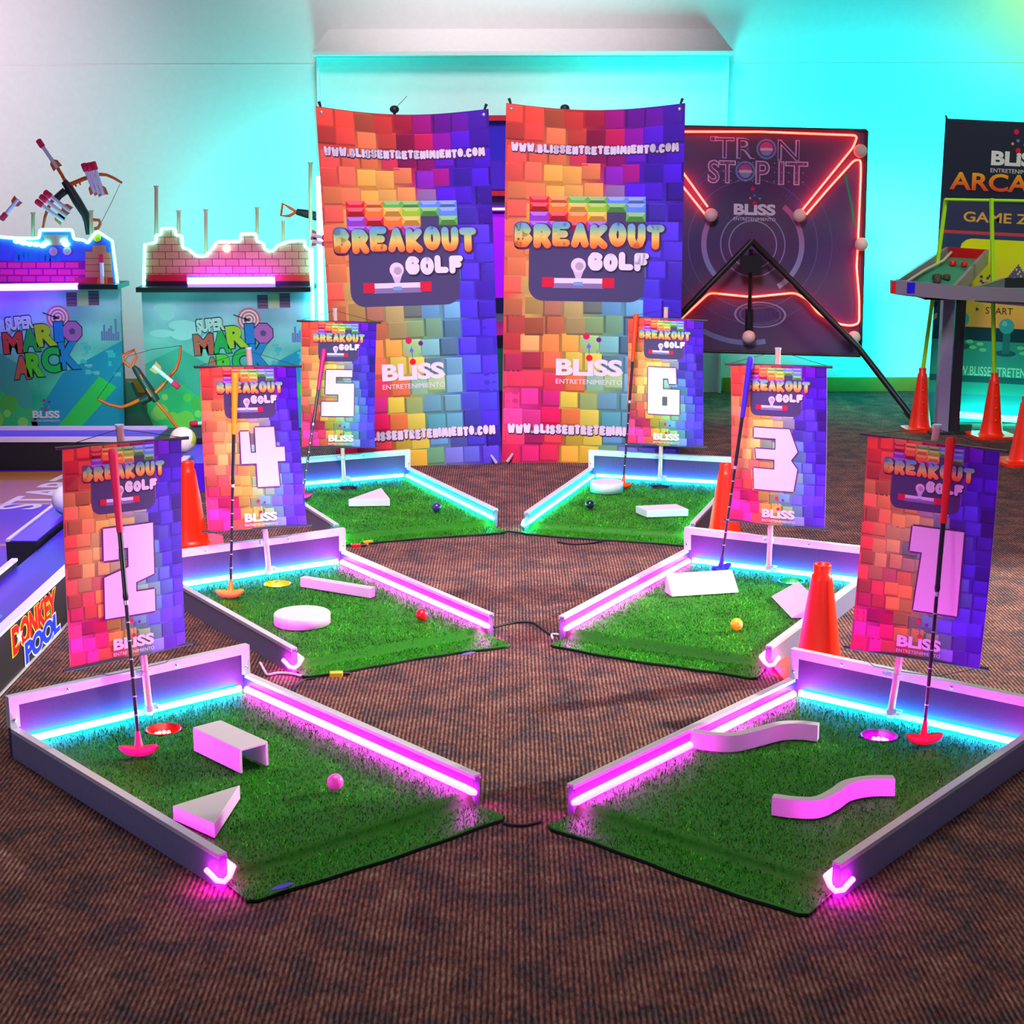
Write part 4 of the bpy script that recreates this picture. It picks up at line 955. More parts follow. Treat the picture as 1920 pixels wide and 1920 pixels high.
tb, mid1 = tray(c1, '', mat('tray_red_end', (200, 10, 20), .4))
m_rb = mat('bumper_red', (230, 14, 10), .35); m_bb = mat('bumper_blue', (30, 60, 130), .35); m_br = mat('bumper_brown', (70, 50, 40), .6)
pos = lambda s, t: (c1[0] * (1 - s) + c1[1] * s) * (1 - t) + (c1[3] * (1 - s) + c1[2] * s) * t + V((0, 0, -.05))
for s, t, m_, r_ in ((.42, .74, m_rb, .018), (.68, .74, m_rb, .018), (.3, .05, m_bb, .03), (.93, .08, m_bb, .026), (.45, .34, m_br, .028), (.62, .36, m_br, .022), (.52, .26, m_br, .022)):
    obj('bumper', MB().lathe([(r_, 0), (r_, .022), (r_ * .6, .03), (0, .03)], 12, Matrix.Translation(pos(s, t))), m_, tb)
obj('lane_guide', MB().tube([pos(.12, .02) + V((0, 0, .03)), pos(.14, .4) + V((0, 0, .03)), pos(.24, .7) + V((0, 0, .03)), pos(.16, .95) + V((0, 0, .03))], .009, 6), mat('guide_cream', (206, 190, 170), .5), tb)
c2 = [q(1832, 537, FY + .03), q(1965, 550, FY + .03), q(2060, 520, FY + .30), q(1882, 521, FY + .30)]
tray(c2, '', M_darkpost)

# ------------------------------------------------------------------ arcade cabinet glowing in the gap between the tall banners
KY = 9.55
kx0, kx1 = aty(860, 400, KY).x, aty(1006, 400, KY).x; kz = aty(930, 216, KY).z; kb = V(((kx0 + kx1) / 2, KY + .3, 0)); kw = (kx1 - kx0) / 2
rK = thing('arcade_cabinet', 'tall purple arcade cabinet seen through the gap between the two tall banners', 'arcade cabinet', kb)
obj('cabinet_body', MB().box((-kw, -.22, 0), (kw, .3, kz - .03)), mat('cabinet_navy', (30, 16, 90), .5), rK)
obj('cabinet_top', MB().bbox((-kw - .01, -.30, kz - .03), (kw + .01, .3, kz)), mat('cabinet_red', (225, 20, 60), .4), rK)
zz = lambda v: aty(930, v, KY).z
def kpanel(nm, v0, v1, m, dy=0): obj(nm, MB().box((-kw, -.30 + dy, zz(v1)), (kw, -.221, zz(v0))), m, rK)
kpanel('marquee_light', 222, 226, L_mag, .02); kpanel('marquee', 228, 300, mat('marquee_blue', (60, 40, 220), .3), .05)
kpanel('screen', 300, 356, mat('screen_blue', (24, 12, 120), .15, emit=(.08, .02, .5), es=.8), .07)
kpanel('control_ledge', 358, 367, mat('ledge_red', (220, 20, 50), .4), -.04); kpanel('speaker_panel', 368, 398, M_black, .02); kpanel('cabinet_strip', 390, 394, L_uv, .0)
kpanel('lit_panel', 402, 560, mat('violet_panel', (120, 10, 200), .4, emit=(.45, .0, .9), es=.75), .06)
kpanel('lower_shelf', 590, 602, M_silverboard, -.02); kpanel('coin_door', 604, 630, mat('coin_door_red', (200, 30, 90), .4, emit=(.5, .02, .3), es=.5), .04); kpanel('kick_panel', 632, 652, M_black, .03); kpanel('green_plinth', 654, 735, mat('plinth_green', (20, 150, 110), .5), .05)
for u, v, lab in ((743, 205, 'small dark knob poking above the left tall banner'), (1058, 203, 'small grey knob poking above the right tall banner')):
    p0 = aty(u, 420, 9.2); p1 = aty(u, v, 9.2); o = thing('mic_stand', lab, 'stand', (p0.x, 9.2, 0))
    obj('stand_pole', MB().tube([(0, 0, .012), (0, 0, p1.z - .02)], .008, 8), M_black, o); obj('stand_base', MB().lathe([(0, 0), (.10, 0), (.09, .012), (0, .012)], 20), M_black, o)
    obj('stand_knob', MB().ball((0, 0, p1.z), .024, 12, (1.1, 1, .9)), M_dark, o)
    if u < 800: obj('whisker', MB().tube([(0.01, 0, p1.z + .01), (.07, 0, p1.z + .07)], .0015, 5), M_black, o)

# ------------------------------------------------------------------ two archery target stands
SY = 9.75
def art_target(P):
    sky = lambda u, v: tuple(a + (b - a) * min(1, (v - 545) / 255) for a, b in zip((176, 200, 240), (30, 190, 120)))
    P.grid(265, 545, 585, 800, 16, 14, lambda u, v: tuple(max(0, min(255, c + 16 * math.sin(u * .05 + v * .03) + 10 * math.sin(v * .11 - u * .02))) for c in sky(u, v)), 0)
    rg = random.Random(11)
    for k in range(9): P.disc(290 + rg.random() * 110, 575 + rg.random() * 60, 14 + rg.random() * 14, (170, 226, 232), .5 + .05 * k, 18, 7 + rg.random() * 6)
    P.poly([(265, 680), (330, 650), (400, 690), (420, 800), (265, 800)], (70, 170, 150), .9); P.poly([(400, 800), (470, 700), (585, 640), (585, 800)], (40, 150, 190), .9)
    P.poly([(455, 800), (540, 705), (572, 725), (500, 800)], (60, 200, 90), 1.2); P.poly([(265, 800), (265, 745), (330, 715), (400, 770), (410, 800)], (60, 200, 120), 1.2)
    for k in range(16): qx, qy = 500 + rg.random() * 68, 640 + rg.random() * 58; P.quad(qx, qy, qx + 5 + rg.random() * 10, qy + 3 + rg.random() * 6, (60 + rg.random() * 80, 190, 200), 1.5 + .05 * k)
    for k in range(12): P.disc(280 + rg.random() * 140, 740 + rg.random() * 55, 6 + rg.random() * 12, (60 + rg.random() * 110, 190 + rg.random() * 40, 60 + rg.random() * 60), 2.4 + .05 * k, 14)
    for k in range(8): P.quad(546 + 4.4 * k, 598 + rg.random() * 34, 550 + 4.4 * k, 640, (120, 130, 190), 1.45)
    for k in range(3):
        x = 483 + 21 * k; P.quad(x, 553 - 1.5 * k, x + 20, 578 - k, (130, 90, 130) if k != 1 else (200, 200, 160), 2)
        if k != 1:
            for j in range(4): P.quad(x, 553 - 1.5 * k + j * 6.2, x + 20, 554.2 - 1.5 * k + j * 6.2, (70, 40, 90), 2.3)
    for r, c in ((22, (216, 110, 130)), (18.5, (236, 220, 226)), (15.5, (216, 110, 130)), (12.5, (236, 220, 226)), (9.5, (216, 110, 130)), (6.5, (236, 220, 226)), (3.5, (206, 60, 80))): P.disc(466, 598, r, c, 3 + (22 - r) * .06, 28)
    P.line([(437, 589), (462, 598)], 2, (40, 40, 80), 4.5); P.poly([(458, 593), (468, 600), (457, 602)], (40, 40, 80), 4.5)
    L = [('SUPER', 366, 596, 419, 620, (196, 232, 226), -.10), ('M', 360, 625, 397, 663, (206, 76, 66), -.06), ('A', 394, 618, 430, 660, (40, 176, 80), -.06), ('R', 422, 609, 462, 650, (176, 214, 40), -.1), ('I', 458, 606, 475, 642, (40, 130, 216), -.04),
         ('A', 378, 668, 410, 710, (200, 100, 70), -.05), ('R', 402, 662, 436, 706, (90, 210, 40), -.05), ('C', 432, 652, 470, 698, (40, 190, 80), -.05), ('K', 466, 642, 505, 692, (40, 140, 210), -.06)]
    for t, a, b, c, d, col, ro in L:
        P.text(t, a - 2, b - 2, c + 2, d + 2, (40, 60, 90), 5, .10, None, ro); P.text(t, a, b, c, d, col, 6, .06, None, ro)
    oc = lambda r, n, a0: [(492 + r * math.cos(a0 + 2 * pi * k / n), 623 + r * math.sin(a0 + 2 * pi * k / n)) for k in range(n)]
    P.poly(oc(21, 8, .39), (60, 40, 90), 5); P.poly(oc(19, 8, .39), (186, 106, 186), 6); P.poly(oc(6.5, 5, -1.57), (96, 80, 130), 7)
    bliss_logo(P, 410, 768, 462, True, 6)
def target_stand(du, top, label, kind, tubes):
    cor = [(265 + du, 545 - (5 if du else 0)), (583 + du, 545 - (5 if du else 0)), (592 + du, 802), (278 + du, 802)]
    fnS, c = px_sheet((265, 545, 585, 800), cor, SY); b = V(((c[0].x + c[1].x) / 2, SY, 0)); r = thing('archery_stand', label, 'archery game', b, 0, 'archery game stands')
    P = Print(); art_target(P); P.build('poster', sub(fnS, b), M_vinyl, r)
    w = [p - b for p in c]; q = MB(); q.add(w + [p + V((0, .03, 0)) for p in w], [(3, 2, 1, 0), (4, 5, 6, 7), (0, 1, 5, 4), (1, 2, 6, 5), (2, 3, 7, 6), (3, 0, 4, 7)]); obj('poster_board', q, M_black, r)
    z0 = w[0].z
    obj('top_shelf', MB().box((w[0].x - .01, -.10, z0 - .002), (w[1].x + .01, .20, z0 + .026)), M_black, r)
    for x in (w[3].x + .03, w[2].x - .03): obj('support_leg', MB().box((x - .025, .032, 0), (x + .025, .10, z0 - .004)), M_black, r)
    pts = [aty(u, v, SY + .02) - b for u, v in top]
    pts = [(p.x, p.z) for p in pts]; zl = z0 + .028; pts = [(x, max(zzz, zl)) for x, zzz in pts]
    Mx = Matrix.Rotation(pi / 2, 4, 'X')
    bd = MB(); v0 = [V((x, .02, z)) for x, z in pts]; v1 = [V((x, .045, z)) for x, z in pts]; n = len(pts)
    tri_i = ears(pts)
    bd.add(v0 + v1, [t for t in tri_i] + [tuple(n + k for k in reversed(t)) for t in tri_i] + [(k, n + k, n + (k + 1) % n, (k + 1) % n) for k in range(n)])
    obj('cutout_board', bd, kind, r)
    lite = [V((x, .012, z)) for x, z in pts]
    obj('neon_outline', MB().tube([lite[0]] + rounded(lite[1:-1], 2, .010) + [lite[-1]], .009, 8), L_neon, r)
    for a_, b2 in tubes:
        A, B = aty(*a_, SY - .09) - b, aty(*b2, SY - .09) - b
        obj('tube_light', MB().tube([A, B], .020, 10), L_uv, r); obj('tube_holder', MB().box((A.x, -.10, z0 + .0261), (B.x, -.06, A.z - .012)), M_white, r)
    return r, b
def ears(pts):
    idx = list(range(len(pts))); A = sum(pts[k][0] * pts[(k + 1) % len(pts)][1] - pts[(k + 1) % len(pts)][0] * pts[k][1] for k in range(len(pts)))
    if A < 0: idx.reverse()
    cr = lambda a, b, c: (b[0] - a[0]) * (c[1] - a[1]) - (b[1] - a[1]) * (c[0] - a[0]); out = []; g = 0
    while len(idx) > 3 and g < 900:
        g += 1; hit = False
        for k in range(len(idx)):
            a, b, c = idx[k - 1], idx[k], idx[(k + 1) % len(idx)]
            if cr(pts[a], pts[b], pts[c]) <= 1e-12: continue
            if any(q not in (a, b, c) and cr(pts[a], pts[b], pts[q]) >= 0 and cr(pts[b], pts[c], pts[q]) >= 0 and cr(pts[c], pts[a], pts[q]) >= 0 for q in idx): continue
            out.append((a, b, c)); idx.pop(k); hit = True; break
        if not hit: break
    out.append(tuple(idx)); return out
def brick_mat():
    m = mat('toy_brick', (206, 120, 90), .5); b = m.node_tree.nodes['Principled BSDF']; tc = nd(m, 'ShaderNodeTexCoord'); sx = nd(m, 'ShaderNodeSeparateXYZ'); cx = nd(m, 'ShaderNodeCombineXYZ')
    lk(m, tc.outputs['Object'], sx.inputs[0]); lk(m, sx.outputs['X'], cx.inputs['X']); lk(m, sx.outputs['Z'], cx.inputs['Y'])
    br = nd(m, 'ShaderNodeTexBrick'); br.inputs['Scale'].default_value = 1; br.inputs['Brick Width'].default_value = .078; br.inputs['Row Height'].default_value = .042; br.inputs['Mortar Size'].default_value = .002
    br.inputs['Color1'].default_value = (*lin((214, 128, 92)), 1); br.inputs['Color2'].default_value = (*lin((196, 106, 80)), 1); br.inputs['Mortar'].default_value = (*lin((90, 44, 40)), 1)
    lk(m, cx.outputs[0], br.inputs['Vector']); lk(m, br.outputs['Color'], b.inputs['Base Color']); return m
M_brick = brick_mat()
topR = [(270, 538), (272, 458), (292, 455), (293, 441), (302, 440), (303, 428), (329, 428), (330, 441), (342, 442), (343, 464), (354, 467), (368, 479), (386, 480), (396, 468), (406, 454), (414, 452), (450, 452), (452, 438), (480, 438), (483, 453), (494, 455), (497, 468), (511, 471), (522, 459), (546, 452), (571, 450), (573, 464), (581, 467), (585, 538)]
topL = [(-90, 534), (-88, 446), (-40, 440), (20, 446), (60, 447), (74, 446), (76, 431), (136, 431), (139, 448), (158, 450), (165, 456), (176, 440), (184, 434), (211, 452), (221, 534)]
rR_, bR_ = target_stand(0, topR, 'archery game stand with brick castle top between the left stand and the tall banner', M_brick, [((352, 527), (515, 526))])
M_sky = mat('sky_blue_board', (70, 90, 210), .5)
rL_, bL_ = target_stand(-358, topL, 'archery game stand with blue sky top, cut off by the left edge', M_sky, [((-70, 540), (146, 537))])
# artwork on the left sky board
P = Print(); fb = lambda u, v, l: aty(u, v, SY + .018) - bL_ + V((0, -.0006 * l, 0))
for j in range(3):
    for k in range(9):
        x = -66 + 27 * k + (13 if j % 2 else 0)
        if x < 150: P.quad(x, 492 + 13 * j, x + 24, 502 + 13 * j, (236, 60, 130), 1)
P.quad(-85, 489, 160, 532, (150, 20, 140), .5); P.poly([(160, 532), (160, 472), (173, 472), (173, 460), (199, 460), (199, 472), (208, 474), (212, 532)], (206, 128, 92), 1)
for v in (484, 496, 508, 520): P.quad(160, v, 209, v + 1, (110, 60, 50), 1.5)
P.quad(140, 520, 212, 530, (206, 40, 40), 1.8)
for x0, n in ((24, 5), (74, 4)):
    for k in range(n): P.poly([(x0 + k * 9, 490), (x0 + 2 + k * 9, 476 - 6 * (k % 2)), (x0 + 7 + k * 9, 472 - 6 * ((k + 1) % 2)), (x0 + 12 + k * 9, 478), (x0 + 13 + k * 9, 490)], (40, 120, 190), 1.1)
for u, v, c in ((101, 472, (206, 160, 176)), (127, 471, (206, 190, 196)), (183, 446, (240, 196, 40))): P.disc(u, v, 9, (90, 60, 140), 1.8, 20); P.disc(u - 1, v - .6, 8, c, 2.2, 20); P.disc(u - 1, v - .6, 5, tuple(x * .9 for x in c), 2.6, 16, 6)
P.poly([(80, 440), (130, 440), (126, 452), (118, 452), (118, 460), (92, 460), (92, 452), (84, 452)], (190, 140, 120), 1.2)
P.build('board_print', fb, M_boardprint, rL_)
for k, (u, v) in enumerate(((32, 452), (44, 455), (56, 457), (68, 458), (80, 460), (86, 456), (120, 452), (124, 458))): obj('cloud_neon', MB().ball(aty(u, v, SY + .006) - bL_, .02, 10, (1.2, .45, .8)), L_neon, rL_)
P = Print(); fb2 = lambda u, v, l: aty(u, v, SY + .018) - bR_ + V((0, -.0006 * l, 0))
P.quad(274, 522, 582, 537, (40, 16, 40), 1); P.quad(276, 515, 350, 527, (196, 30, 40), 1.4); P.quad(516, 515, 580, 527, (206, 50, 30), 1.4)
wv = [(350 + k * 6, 516 + (2 if k % 2 else 0)) for k in range(28)]
for (a, b), (c, d) in zip(wv[:-1], wv[1:]): P.poly([(a, b), (c, d), (c, 524), (a, 524)], (90, 196, 200), 1.5)
P.build('board_print', fb2, M_boardprint, rR_)
obj('glint_puck', MB().lathe([(0, 0), (.022, 0), (.016, .012), (0, .016)], 18, Matrix.Translation(aty(425, 466, SY + .016) - bR_) @ Matrix.Rotation(pi / 2, 4, 'X')), led('glint_glow', (1, .75, 1), 14), rR_)  # added glowing disc standing in for a bright reflection on the bricks
# dowels standing behind the boards
def dowel(stand, u, v0, v1, label, r_=.011, dy=.07):
    b = V((aty(u, v1, SY + dy).x, SY + dy, aty(u, v1, SY + dy).z)); t = aty(u, v0, SY + dy) - b
    o = thing('wooden_dowel', label, 'dowel', b, 0, 'wooden dowels behind the archery boards')
    obj('rod', MB().tube([V((0, 0, 0)), t], r_, 10), M_dowel, o); obj('flared_tip', MB().tube([t + V((0, 0, .0005)), t + V((0, 0, .012))], [r_, r_ * 1.5], 10), M_dowel, o)
dowel(rR_, 293, 352, 470, 'wooden dowel at the left shoulder of the brick castle board')
dowel(rR_, 335, 398, 470, 'wooden dowel beside the tall turret of the brick castle board')
dowel(rR_, 386, 396, 490, 'wooden dowel over the dip of the brick castle board')
dowel(rR_, 482, 392, 470, 'wooden dowel at the middle turret of the brick castle board')
dowel(rR_, 531, 417, 480, 'short wooden dowel in the right notch of the brick castle board')
dowel(rR_, 582, 308, 470, 'tallest wooden dowel, at the right end of the brick castle board', .012)
dowel(rL_, 171, 398, 465, 'wooden dowel in the notch of the blue sky board')
dowel(rL_, 62, 402, 470, 'wooden dowel behind the cloud of the blue sky board')

# ------------------------------------------------------------------ toy crossbows and foam arrows
def bow(y, base_uv, label, body, barrel, limbs, string, loop, grip=None, stripes=()):
    b = aty(*base_uv, y); r = thing('toy_crossbow', label, 'toy crossbow', b, 0, 'orange and black toy crossbows'); g = lambda u, v, d=0: aty(u, v, y + d) - b
    obj('stock', MB().tube([g(*p[:2]) for p in body], [p[2] * y / FPX for p in body], 8), M_dark, r)
    if barrel: obj('barrel', MB().tube([g(*p) for p in barrel], 3.2 * y / FPX, 8), M_orange, r)
    for l in limbs: 
        n = len(l); obj('limb', MB().tube([g(*p) for p in l], [(4.2 - 2.0 * k / max(1, n - 1)) * y / FPX for k in range(n)], 8), M_orange, r)
    if string: obj('bow_string', MB().tube([g(*p, -.01) for p in string], .0016, 5), M_cord, r)
    if loop: obj('pull_handle', MB().tube([g(*p, -.005) for p in loop], 2.9 * y / FPX, 8), M_orange, r)
    if grip: obj('grip', MB().tube([g(*p[:2], -.015) for p in grip], [p[2] * y / FPX for p in grip], 8), M_dark, r)
    for s in stripes: obj('stripe', MB().tube([g(*s[0], -.028), g(*s[1], -.028)], 1.6 * y / FPX, 6), M_orange, r)
    return r
def arrow(y, tip, tail, label, fins=True, tipm=None):
    a = aty(*tip, y); b = aty(*tail, y); d = (b - a); L = d.length; u = d.normalized(); o = thing('foam_arrow', label, 'toy arrow', a, 0, 'foam arrows of the toy crossbows')
    obj('shaft', MB().tube([u * .045, u * L], .0115, 10), M_foam_w, o); obj('tip', MB().tube([u * 0, u * .006, u * .045, u * .05], [.012, .0175, .0175, .012], 12), tipm or M_foam_red, o)
    if fins:
        w_ = V((0, 1, 0)).cross(u).normalized()
        for s in (-1, 1):
            A, B, Cc, D = u * (L * .68), u * (L * .80) + w_ * s * .026, u * (L * 1.02) + w_ * s * .030, u * (L * .98)
            t = V((0, .003, 0)); obj('fin', MB().add([A - t, B - t, Cc - t, D - t, A + t, B + t, Cc + t, D + t], [(0, 1, 2, 3), (7, 6, 5, 4), (0, 4, 5, 1), (1, 5, 6, 2), (2, 6, 7, 3), (3, 7, 4, 0)]), M_fin, o)
    return o
bow(SY + .12, (160, 440), 'toy crossbow raised above the blue sky board, aimed to upper left', [(120, 340, 6), (128, 350, 8), (145, 378, 9), (160, 402, 8), (163, 416, 6), (166, 440, 5)], [(108, 315), (116, 328), (124, 343)],
    [[(132, 346), (155, 336), (170, 331), (188, 327), (200, 328), (214, 334), (229, 343)], [(116, 360), (100, 373), (90, 390), (84, 408), (80, 430)]], [(225, 345), (208, 382), (190, 417)], [(163, 429), (164, 411), (176, 412), (186, 413), (188, 420), (184, 427), (177, 429)], [(122, 358, 7), (112, 366, 6.5), (104, 374, 7)], [((140, 342), (143, 350)), ((148, 339), (151, 347))])
arrow(SY + .12, (71, 262), (108, 315), 'single foam arrow loaded at the muzzle of the raised crossbow')
for k, (a, b) in enumerate((((156, 306), (178, 362)), ((165, 305), (186, 364)), ((174, 303), (194, 366)))): arrow(SY + .055, a, b, '%s arrow of the upright trio on the raised crossbow' % ('left', 'middle', 'right')[k])
for k, (a, b) in enumerate((((67, 376), (118, 414)), ((75, 367), (125, 406)), ((83, 359), (131, 396)))): arrow(SY + .055, a, b, '%s arrow of the slanting trio under the raised crossbow' % ('lowest', 'middle', 'topmost')[k])
arrow(SY + .06, (2, 412), (34, 374), 'foam arrow standing behind the left end of the blue sky board')
arrow(SY - .03, (190, 476), (192, 533), 'foam arrow leaning upright on the brick end of the blue sky board')
LY = 9.45
lowb = atz(264, 800, .02); sb = V((aty(266, 760, LY).x, LY + .03, 0)); 
st = thing('bow_stand', 'black wedge stand holding the crossbow between the two archery stands', 'stand', sb); A = aty(248, 745, LY) - sb
q = lambda u, v: aty(u, v, LY + .03) - sb
pv = [q(238, 715), q(246, 718), q(292, 796), q(240, 800)]
pv = [V((p.x, 0, p.z if n_ < 2 else 0.0)) for n_, p in enumerate(pv)]; obj('stand_body', MB().add([p + V((0, -.03, 0)) for p in pv] + [p + V((0, .05, 0)) for p in pv], [(3, 2, 1, 0), (4, 5, 6, 7), (0, 1, 5, 4), (1, 2, 6, 5), (2, 3, 7, 6), (3, 0, 4, 7)]), M_blackp, st)
bow(LY - .06, (270, 745), 'toy crossbow lying tilted between the two archery stands', [(250, 687, 4), (256, 694, 7), (270, 716, 8), (286, 740, 9), (294, 752, 7)], [(292, 752), (312, 775), (337, 808)],
    [[(292, 736), (306, 722), (318, 706), (330, 692), (337, 672), (339, 648)], [(262, 750), (245, 758), (228, 764), (205, 759), (182, 748)]], [(340, 648), (286, 655), (240, 668), (182, 748)], [(244, 688), (232, 678), (229, 667), (252, 656), (256, 668), (248, 686)], [(280, 745, 8), (264, 752, 7)], [((262, 702), (268, 712)), ((274, 728), (284, 744))])
arrow(LY - .11, (336, 727), (287, 686), 'foam arrow clipped across the tilted crossbow between the stands')
arrow(SY - .04, (356, 795), (392, 793), 'foam arrow lying at the foot of the brick castle stand')
bow(SY + .2, (575, 402), 'toy crossbow handle poking out left of the tall banner', [(556, 397, 6), (575, 401, 8), (612, 410, 9)], None, [], None, [(556, 397), (544, 390), (530, 382), (527, 404), (542, 405), (556, 397)])
for k, (a, b) in enumerate((((620, 448), (584, 440)), ((620, 460), (586, 452)))): arrow(SY - .05, a, b, '%s foam arrow beside the left edge of the tall banner' % ('upper', 'lower')[k])
for n_, (u0, u1, v0, v1, rr) in enumerate(((598, 606, 330, 798, .018), (584, 590, 466, 798, .011))):
    p0, p1 = aty(u1, v1, SY - .02), aty(u0, v0, SY - .02)
    tag(obj('light_tube', MB().tube([V((0, 0, 0)), V((p1.x - p0.x, 0, p1.z - max(p0.z, 0)))], rr, 10), L_neon, None, V((p0.x, p0.y, max(p0.z, 0.0)))), ('taller', 'shorter')[n_] + ' white neon tube standing at the left edge of the tall banner', 'light')

# ------------------------------------------------------------------ floor ball course at the left
rD = thing('ball_course', 'low black walled purple floor game with red and blue lettering at the left edge', 'floor game', (-1.6, 6.4, 0)); o_ = V((-1.6, 6.4, 0))
D = lambda lo, hi: MB().box(V(lo) - o_, V(hi) - o_)
M_purple = mat('violet_lit_vinyl', (84, 20, 226), .35); M_rail = mat('white_rail', (224, 216, 236), .4)  # violet tube light is put into this purple
wall_o = obj('outer_wall', D((-1.575, 4.0, 0), (-1.555, 7.86, .172)), M_blackp, rD); obj('rail_cap', D((-1.588, 4.0, .172), (-1.553, 7.86, .182)), M_rail, wall_o); obj('foot_trim', D((-1.5545, 4.0, .0), (-1.549, 7.86, .006)), M_alu, wall_o)
wall_i = obj('inner_wall', D((-1.80, 4.0, 0), (-1.785, 5.78, .172)), M_blackp, rD); obj('rail_cap', D((-1.803, 4.0, .172), (-1.782, 5.78, .182)), M_rail, wall_i)
div = obj('divider', D((-1.915, 6.08, 0), (-1.80, 7.86, .172)), M_blackp, rD); obj('divider_top', D((-1.900, 6.08, .172), (-1.80, 7.86, .176)), M_purple, div); obj('rail_cap', D((-1.915, 6.08, .172), (-1.900, 7.86, .182)), M_rail, div)
P = Print(); P.grid(-1.785, 4.0, -1.575, 7.86, 2, 40, lambda x, y: (60 + 20 * math.sin(y * 5), 20 + 12 * math.sin(y * 9), 220 + 20 * math.sin(y * 3)), 0)
for k, ch in enumerate('POOL'): P.ring(-1.69, 4.72 + .13 * k, .045, .052, (110, 140, 255), 1, 20); P.ring(-1.69, 4.72 + .13 * k, .018, .024, (220, 130, 250), 1, 14)
P.quad(-1.76, 4.9, -1.72, 5.1, (230, 40, 190), 1)
P.build('lane_print', lambda x, y, l: V((x, y, .150 + .0006 * l)) - o_, M_vinyl, rD); obj('lane_deck', D((-1.785, 4.0, .02), (-1.575, 7.86, .149)), M_blackp, rD)
P = Print(); P.grid(-4.2, 4.2, -1.8, 8.40, 10, 20, lambda x, y: (96 + 26 * math.sin(y * 7 + x), 24 + 12 * math.sin(y * 11), 206 + 26 * math.sin(y * 4 + x * 2)), 0)  # mat ink tinted purple for the light of the violet tubes
P.poly([(-2.75, 7.55), (-2.10, 7.55), (-1.98, 8.36), (-2.75, 8.36)], (176, 112, 56), 1); P.line([(-2.75, 7.55), (-2.10, 7.55)], .015, (230, 210, 170), 2)
P.quad(-2.9, 6.7, -1.95, 6.74, (190, 120, 120), 1); P.quad(-2.2, 6.2, -1.95, 6.3, (190, 90, 60), 1)
vs_, fs_ = glyphs('START', .02); b_ = len(P.v); xm = max(q[0] for q in vs_); ym = max(q[1] for q in vs_)
for q in vs_: P.v.append((-2.20 - .20 * q[1] / ym + .10 * q[0] / xm, 7.42 + .86 * q[0] / xm, 3))
for f in fs_: P.f.append(tuple(b_ + k for k in f)); P.c.append([lin((236, 226, 240))] * len(f))
P.build('floor_mat', lambda x, y, l: V((x, y, .008 + .0006 * l)) - o_, M_vinyl, rD)
far = obj('far_wall', D((-4.2, 8.44, 0), (-1.855, 8.80, .150)), M_blackp, rD); obj('far_deck', D((-4.2, 8.46, .150), (-1.857, 8.785, .156)), M_purple, far)
for y0 in (8.44, 8.785): obj('rail_cap', D((-4.2, y0 - .006, .150), (-1.855, y0 + .014, .176)), M_rail, far)
obj('corner_block', D((-1.853, 8.46, 0), (-1.32, 8.80, .165)), M_blackp, rD); obj('end_deck', D((-1.80, 7.88, .0), (-1.50, 8.42, .140)), M_purple, rD)
for y0, sc_ in ((4.93, 1.0), (7.36, .9)):
    P = Print(); fl_ = lambda s, t, l, y0=y0, sc_=sc_: V((-1.5545 + .0006 * l, y0 + s * .5 * sc_, .168 - t * .165)) - o_
    P.text('DONKEY', -.02, .0, 1.02, .60, (250, 220, 60), 1, .09); P.text('DONKEY', 0, .02, 1.0, .58, (206, 20, 20), 2, .05)
    P.text('POOL', .22, .50, 1.07, 1.0, (210, 220, 255), 3, .10); P.text('POOL', .24, .53, 1.05, .97, (26, 60, 230), 4, .05)
    P.poly([(.15 + .07 * (1 if k % 2 == 0 else .45) * math.sin(k * pi / 5), .30 - .19 * (1 if k % 2 == 0 else .45) * math.cos(k * pi / 5)) for k in range(10)], (245, 240, 250), 3)
    P.build('side_logo', fl_, M_boardprint, wall_o)
for (u, v, z, r_, c1_, c2_, lab) in ((128, 966, .176, .062, (226, 226, 236), (60, 170, 190), 'white and teal ball behind the number 2 sign on the floor game'), (368, 850, .182, .065, (240, 236, 220), (190, 210, 60), 'white and lime ball behind the orange cone on the floor game')):
    m = mat('ball_panels', c1_, .4); b = m.node_tree.nodes['Principled BSDF']; tc = nd(m, 'ShaderNodeTexCoord'); vo = nd(m, 'ShaderNodeTexVoronoi'); vo.inputs['Scale'].default_value = 9; rp = nd(m, 'ShaderNodeValToRGB')
    rp.color_ramp.interpolation = 'CONSTANT'; rp.color_ramp.elements[0].color = (*lin(c1_), 1); rp.color_ramp.elements[1].position = .6; rp.color_ramp.elements[1].color = (*lin(c2_), 1)
    sp = nd(m, 'ShaderNodeSeparateColor'); lk(m, tc.outputs['Object'], vo.inputs['Vector']); lk(m, vo.outputs['Color'], sp.inputs[0]); lk(m, sp.outputs[0], rp.inputs[0]); lk(m, rp.outputs[0], b.inputs['Base Color'])
    p = atz(u, v, z); p.x = min(p.x, -1.60) if u > 200 else p.x
    tag(obj('play_ball', MB().ball((0, 0, r_), r_, 24), m, None, p), lab, 'ball')

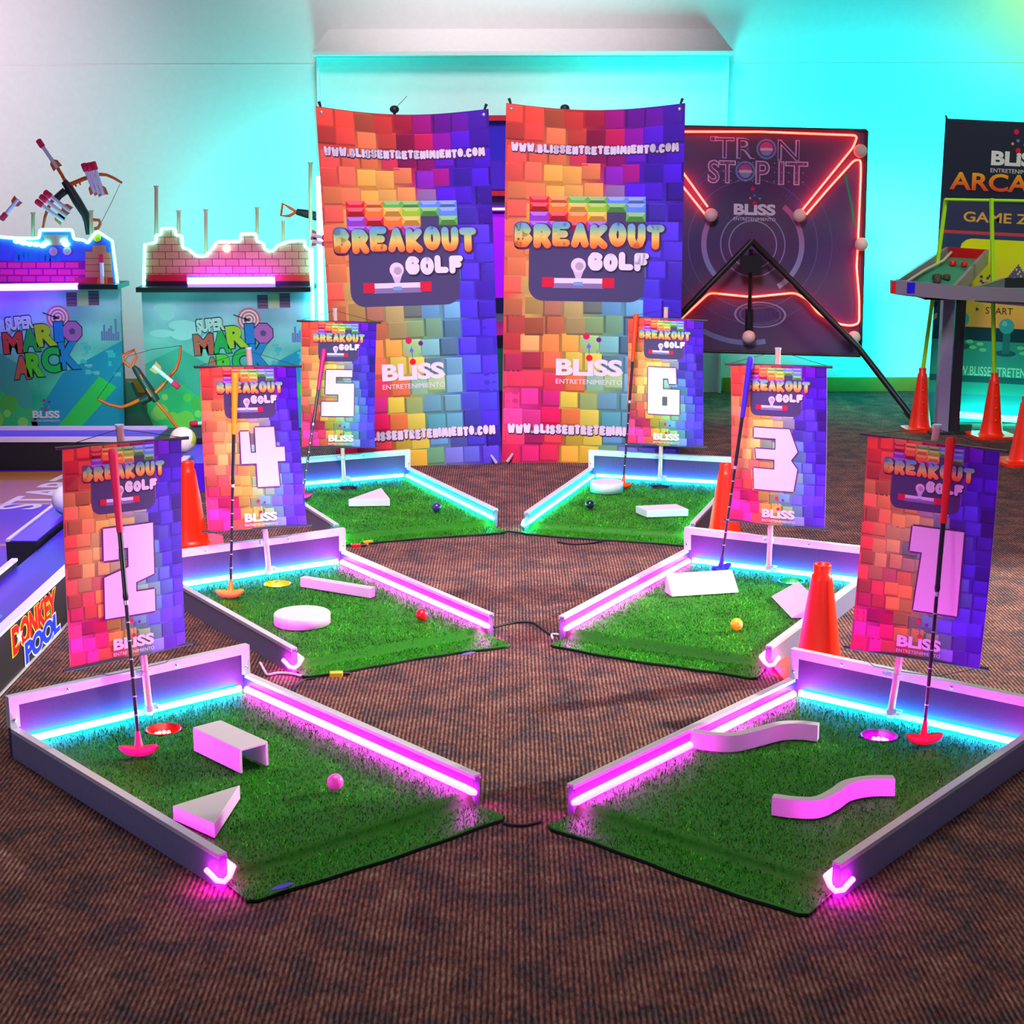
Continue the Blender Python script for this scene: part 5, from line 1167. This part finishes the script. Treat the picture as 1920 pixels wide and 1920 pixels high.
# ------------------------------------------------------------------ cables and small things on the carpet
def cable(px, r_, m, label, name='power_cable', z=None):
    pts = [atz(u, v, r_ + .001 + (z or 0)) for u, v in px]; b = pts[0].copy(); b.z = 0
    sm = []
    P_ = [pts[0] * 2 - pts[1]] + pts + [pts[-1] * 2 - pts[-2]]
    for k in range(len(P_) - 3):
        for j in range(6):
            t = j / 6; a, b2, c, d = P_[k:k + 4]; sm.append(.5 * ((2 * b2) + (c - a) * t + (2 * a - 5 * b2 + 4 * c - d) * t * t + (3 * b2 - a - 3 * c + d) * t ** 3))
    sm.append(pts[-1])
    return tag(obj(name, MB().tube([p - b for p in sm], r_, 6), m, None, b), label, 'cable', 'cables on the carpet')
cable([(926, 1176), (950, 1170), (975, 1166), (1000, 1168), (1018, 1180), (1032, 1190)], .004, M_cord, 'black cable between the number 4 and number 3 lanes')
cable([(944, 1543), (958, 1546), (985, 1547), (1014, 1540)], .004, M_cord, 'black cable between the number 2 and number 1 lanes')
cable([(934, 1001), (950, 996), (966, 998), (982, 1000)], .004, M_cord, 'black cable between the number 5 and number 6 lanes')
cable([(488, 1243), (496, 1258), (502, 1265), (520, 1262), (545, 1263), (566, 1268)], .0045, M_whitecord, 'white wire on the carpet at the front corner of the number 4 lane')
cable([(548, 1296), (556, 1284), (572, 1274), (590, 1272)], .003, M_cord, 'thin black wire between the number 2 and number 4 lanes')
cable([(1036, 1197), (1034, 1190), (1040, 1189), (1048, 1190)], .004, M_whitecord, 'small pale wire loop at the front left corner of the number 3 lane')
cable([(1045, 1016), (1075, 1020), (1110, 1018), (1130, 1014)], .004, M_cord, 'black cable under the front edge of the number 6 lane')
def plug(u, v, rgb, label, a=.3):
    p = atz(u, v, 0); o = thing('cable_connector', label, 'connector', p, a); m = mat('connector_' + label.split()[0], rgb, .4)
    obj('plug_body', MB().bbox((-.03, -.010, 0), (.012, .010, .016), .003), m, o); obj('plug_end', MB().tube([(.0125, 0, .008), (.034, 0, .008)], .006, 8), M_black, o)
plug(694, 1020, (230, 160, 40), 'yellow connector on the carpet in front of the number 5 lane', .5)
plug(672, 1026, (200, 24, 20), 'red connector on the carpet in front of the number 5 lane', .2)
plug(636, 1268, (240, 190, 30), 'gold connector tucked under the front edge of the number 4 turf', .1)
for u, v, rgb, lab in ((528, 1663, (60, 60, 190), 'blue scrap on the turf flap of the number 2 lane'), (876, 1226, (90, 80, 150), 'small violet scrap on the turf flap of the number 4 lane')):
    p = atz(u, v, .022); sc_ = MB().add([(-.03, -.008, 0), (.0, -.012, .001), (.034, .002, 0), (.02, .012, .001), (-.012, .008, 0), (-.03, -.008, .001), (.0, -.012, .002), (.034, .002, .001), (.02, .012, .002), (-.012, .008, .001)], [(4, 3, 2, 1, 0), (5, 6, 7, 8, 9)] + [(k, (k + 1) % 5, 5 + (k + 1) % 5, 5 + k) for k in range(5)])
    tag(obj('paper_scrap', sc_, mat('scrap_' + lab[:4], rgb, .6), None, p, .5), lab, 'scrap')
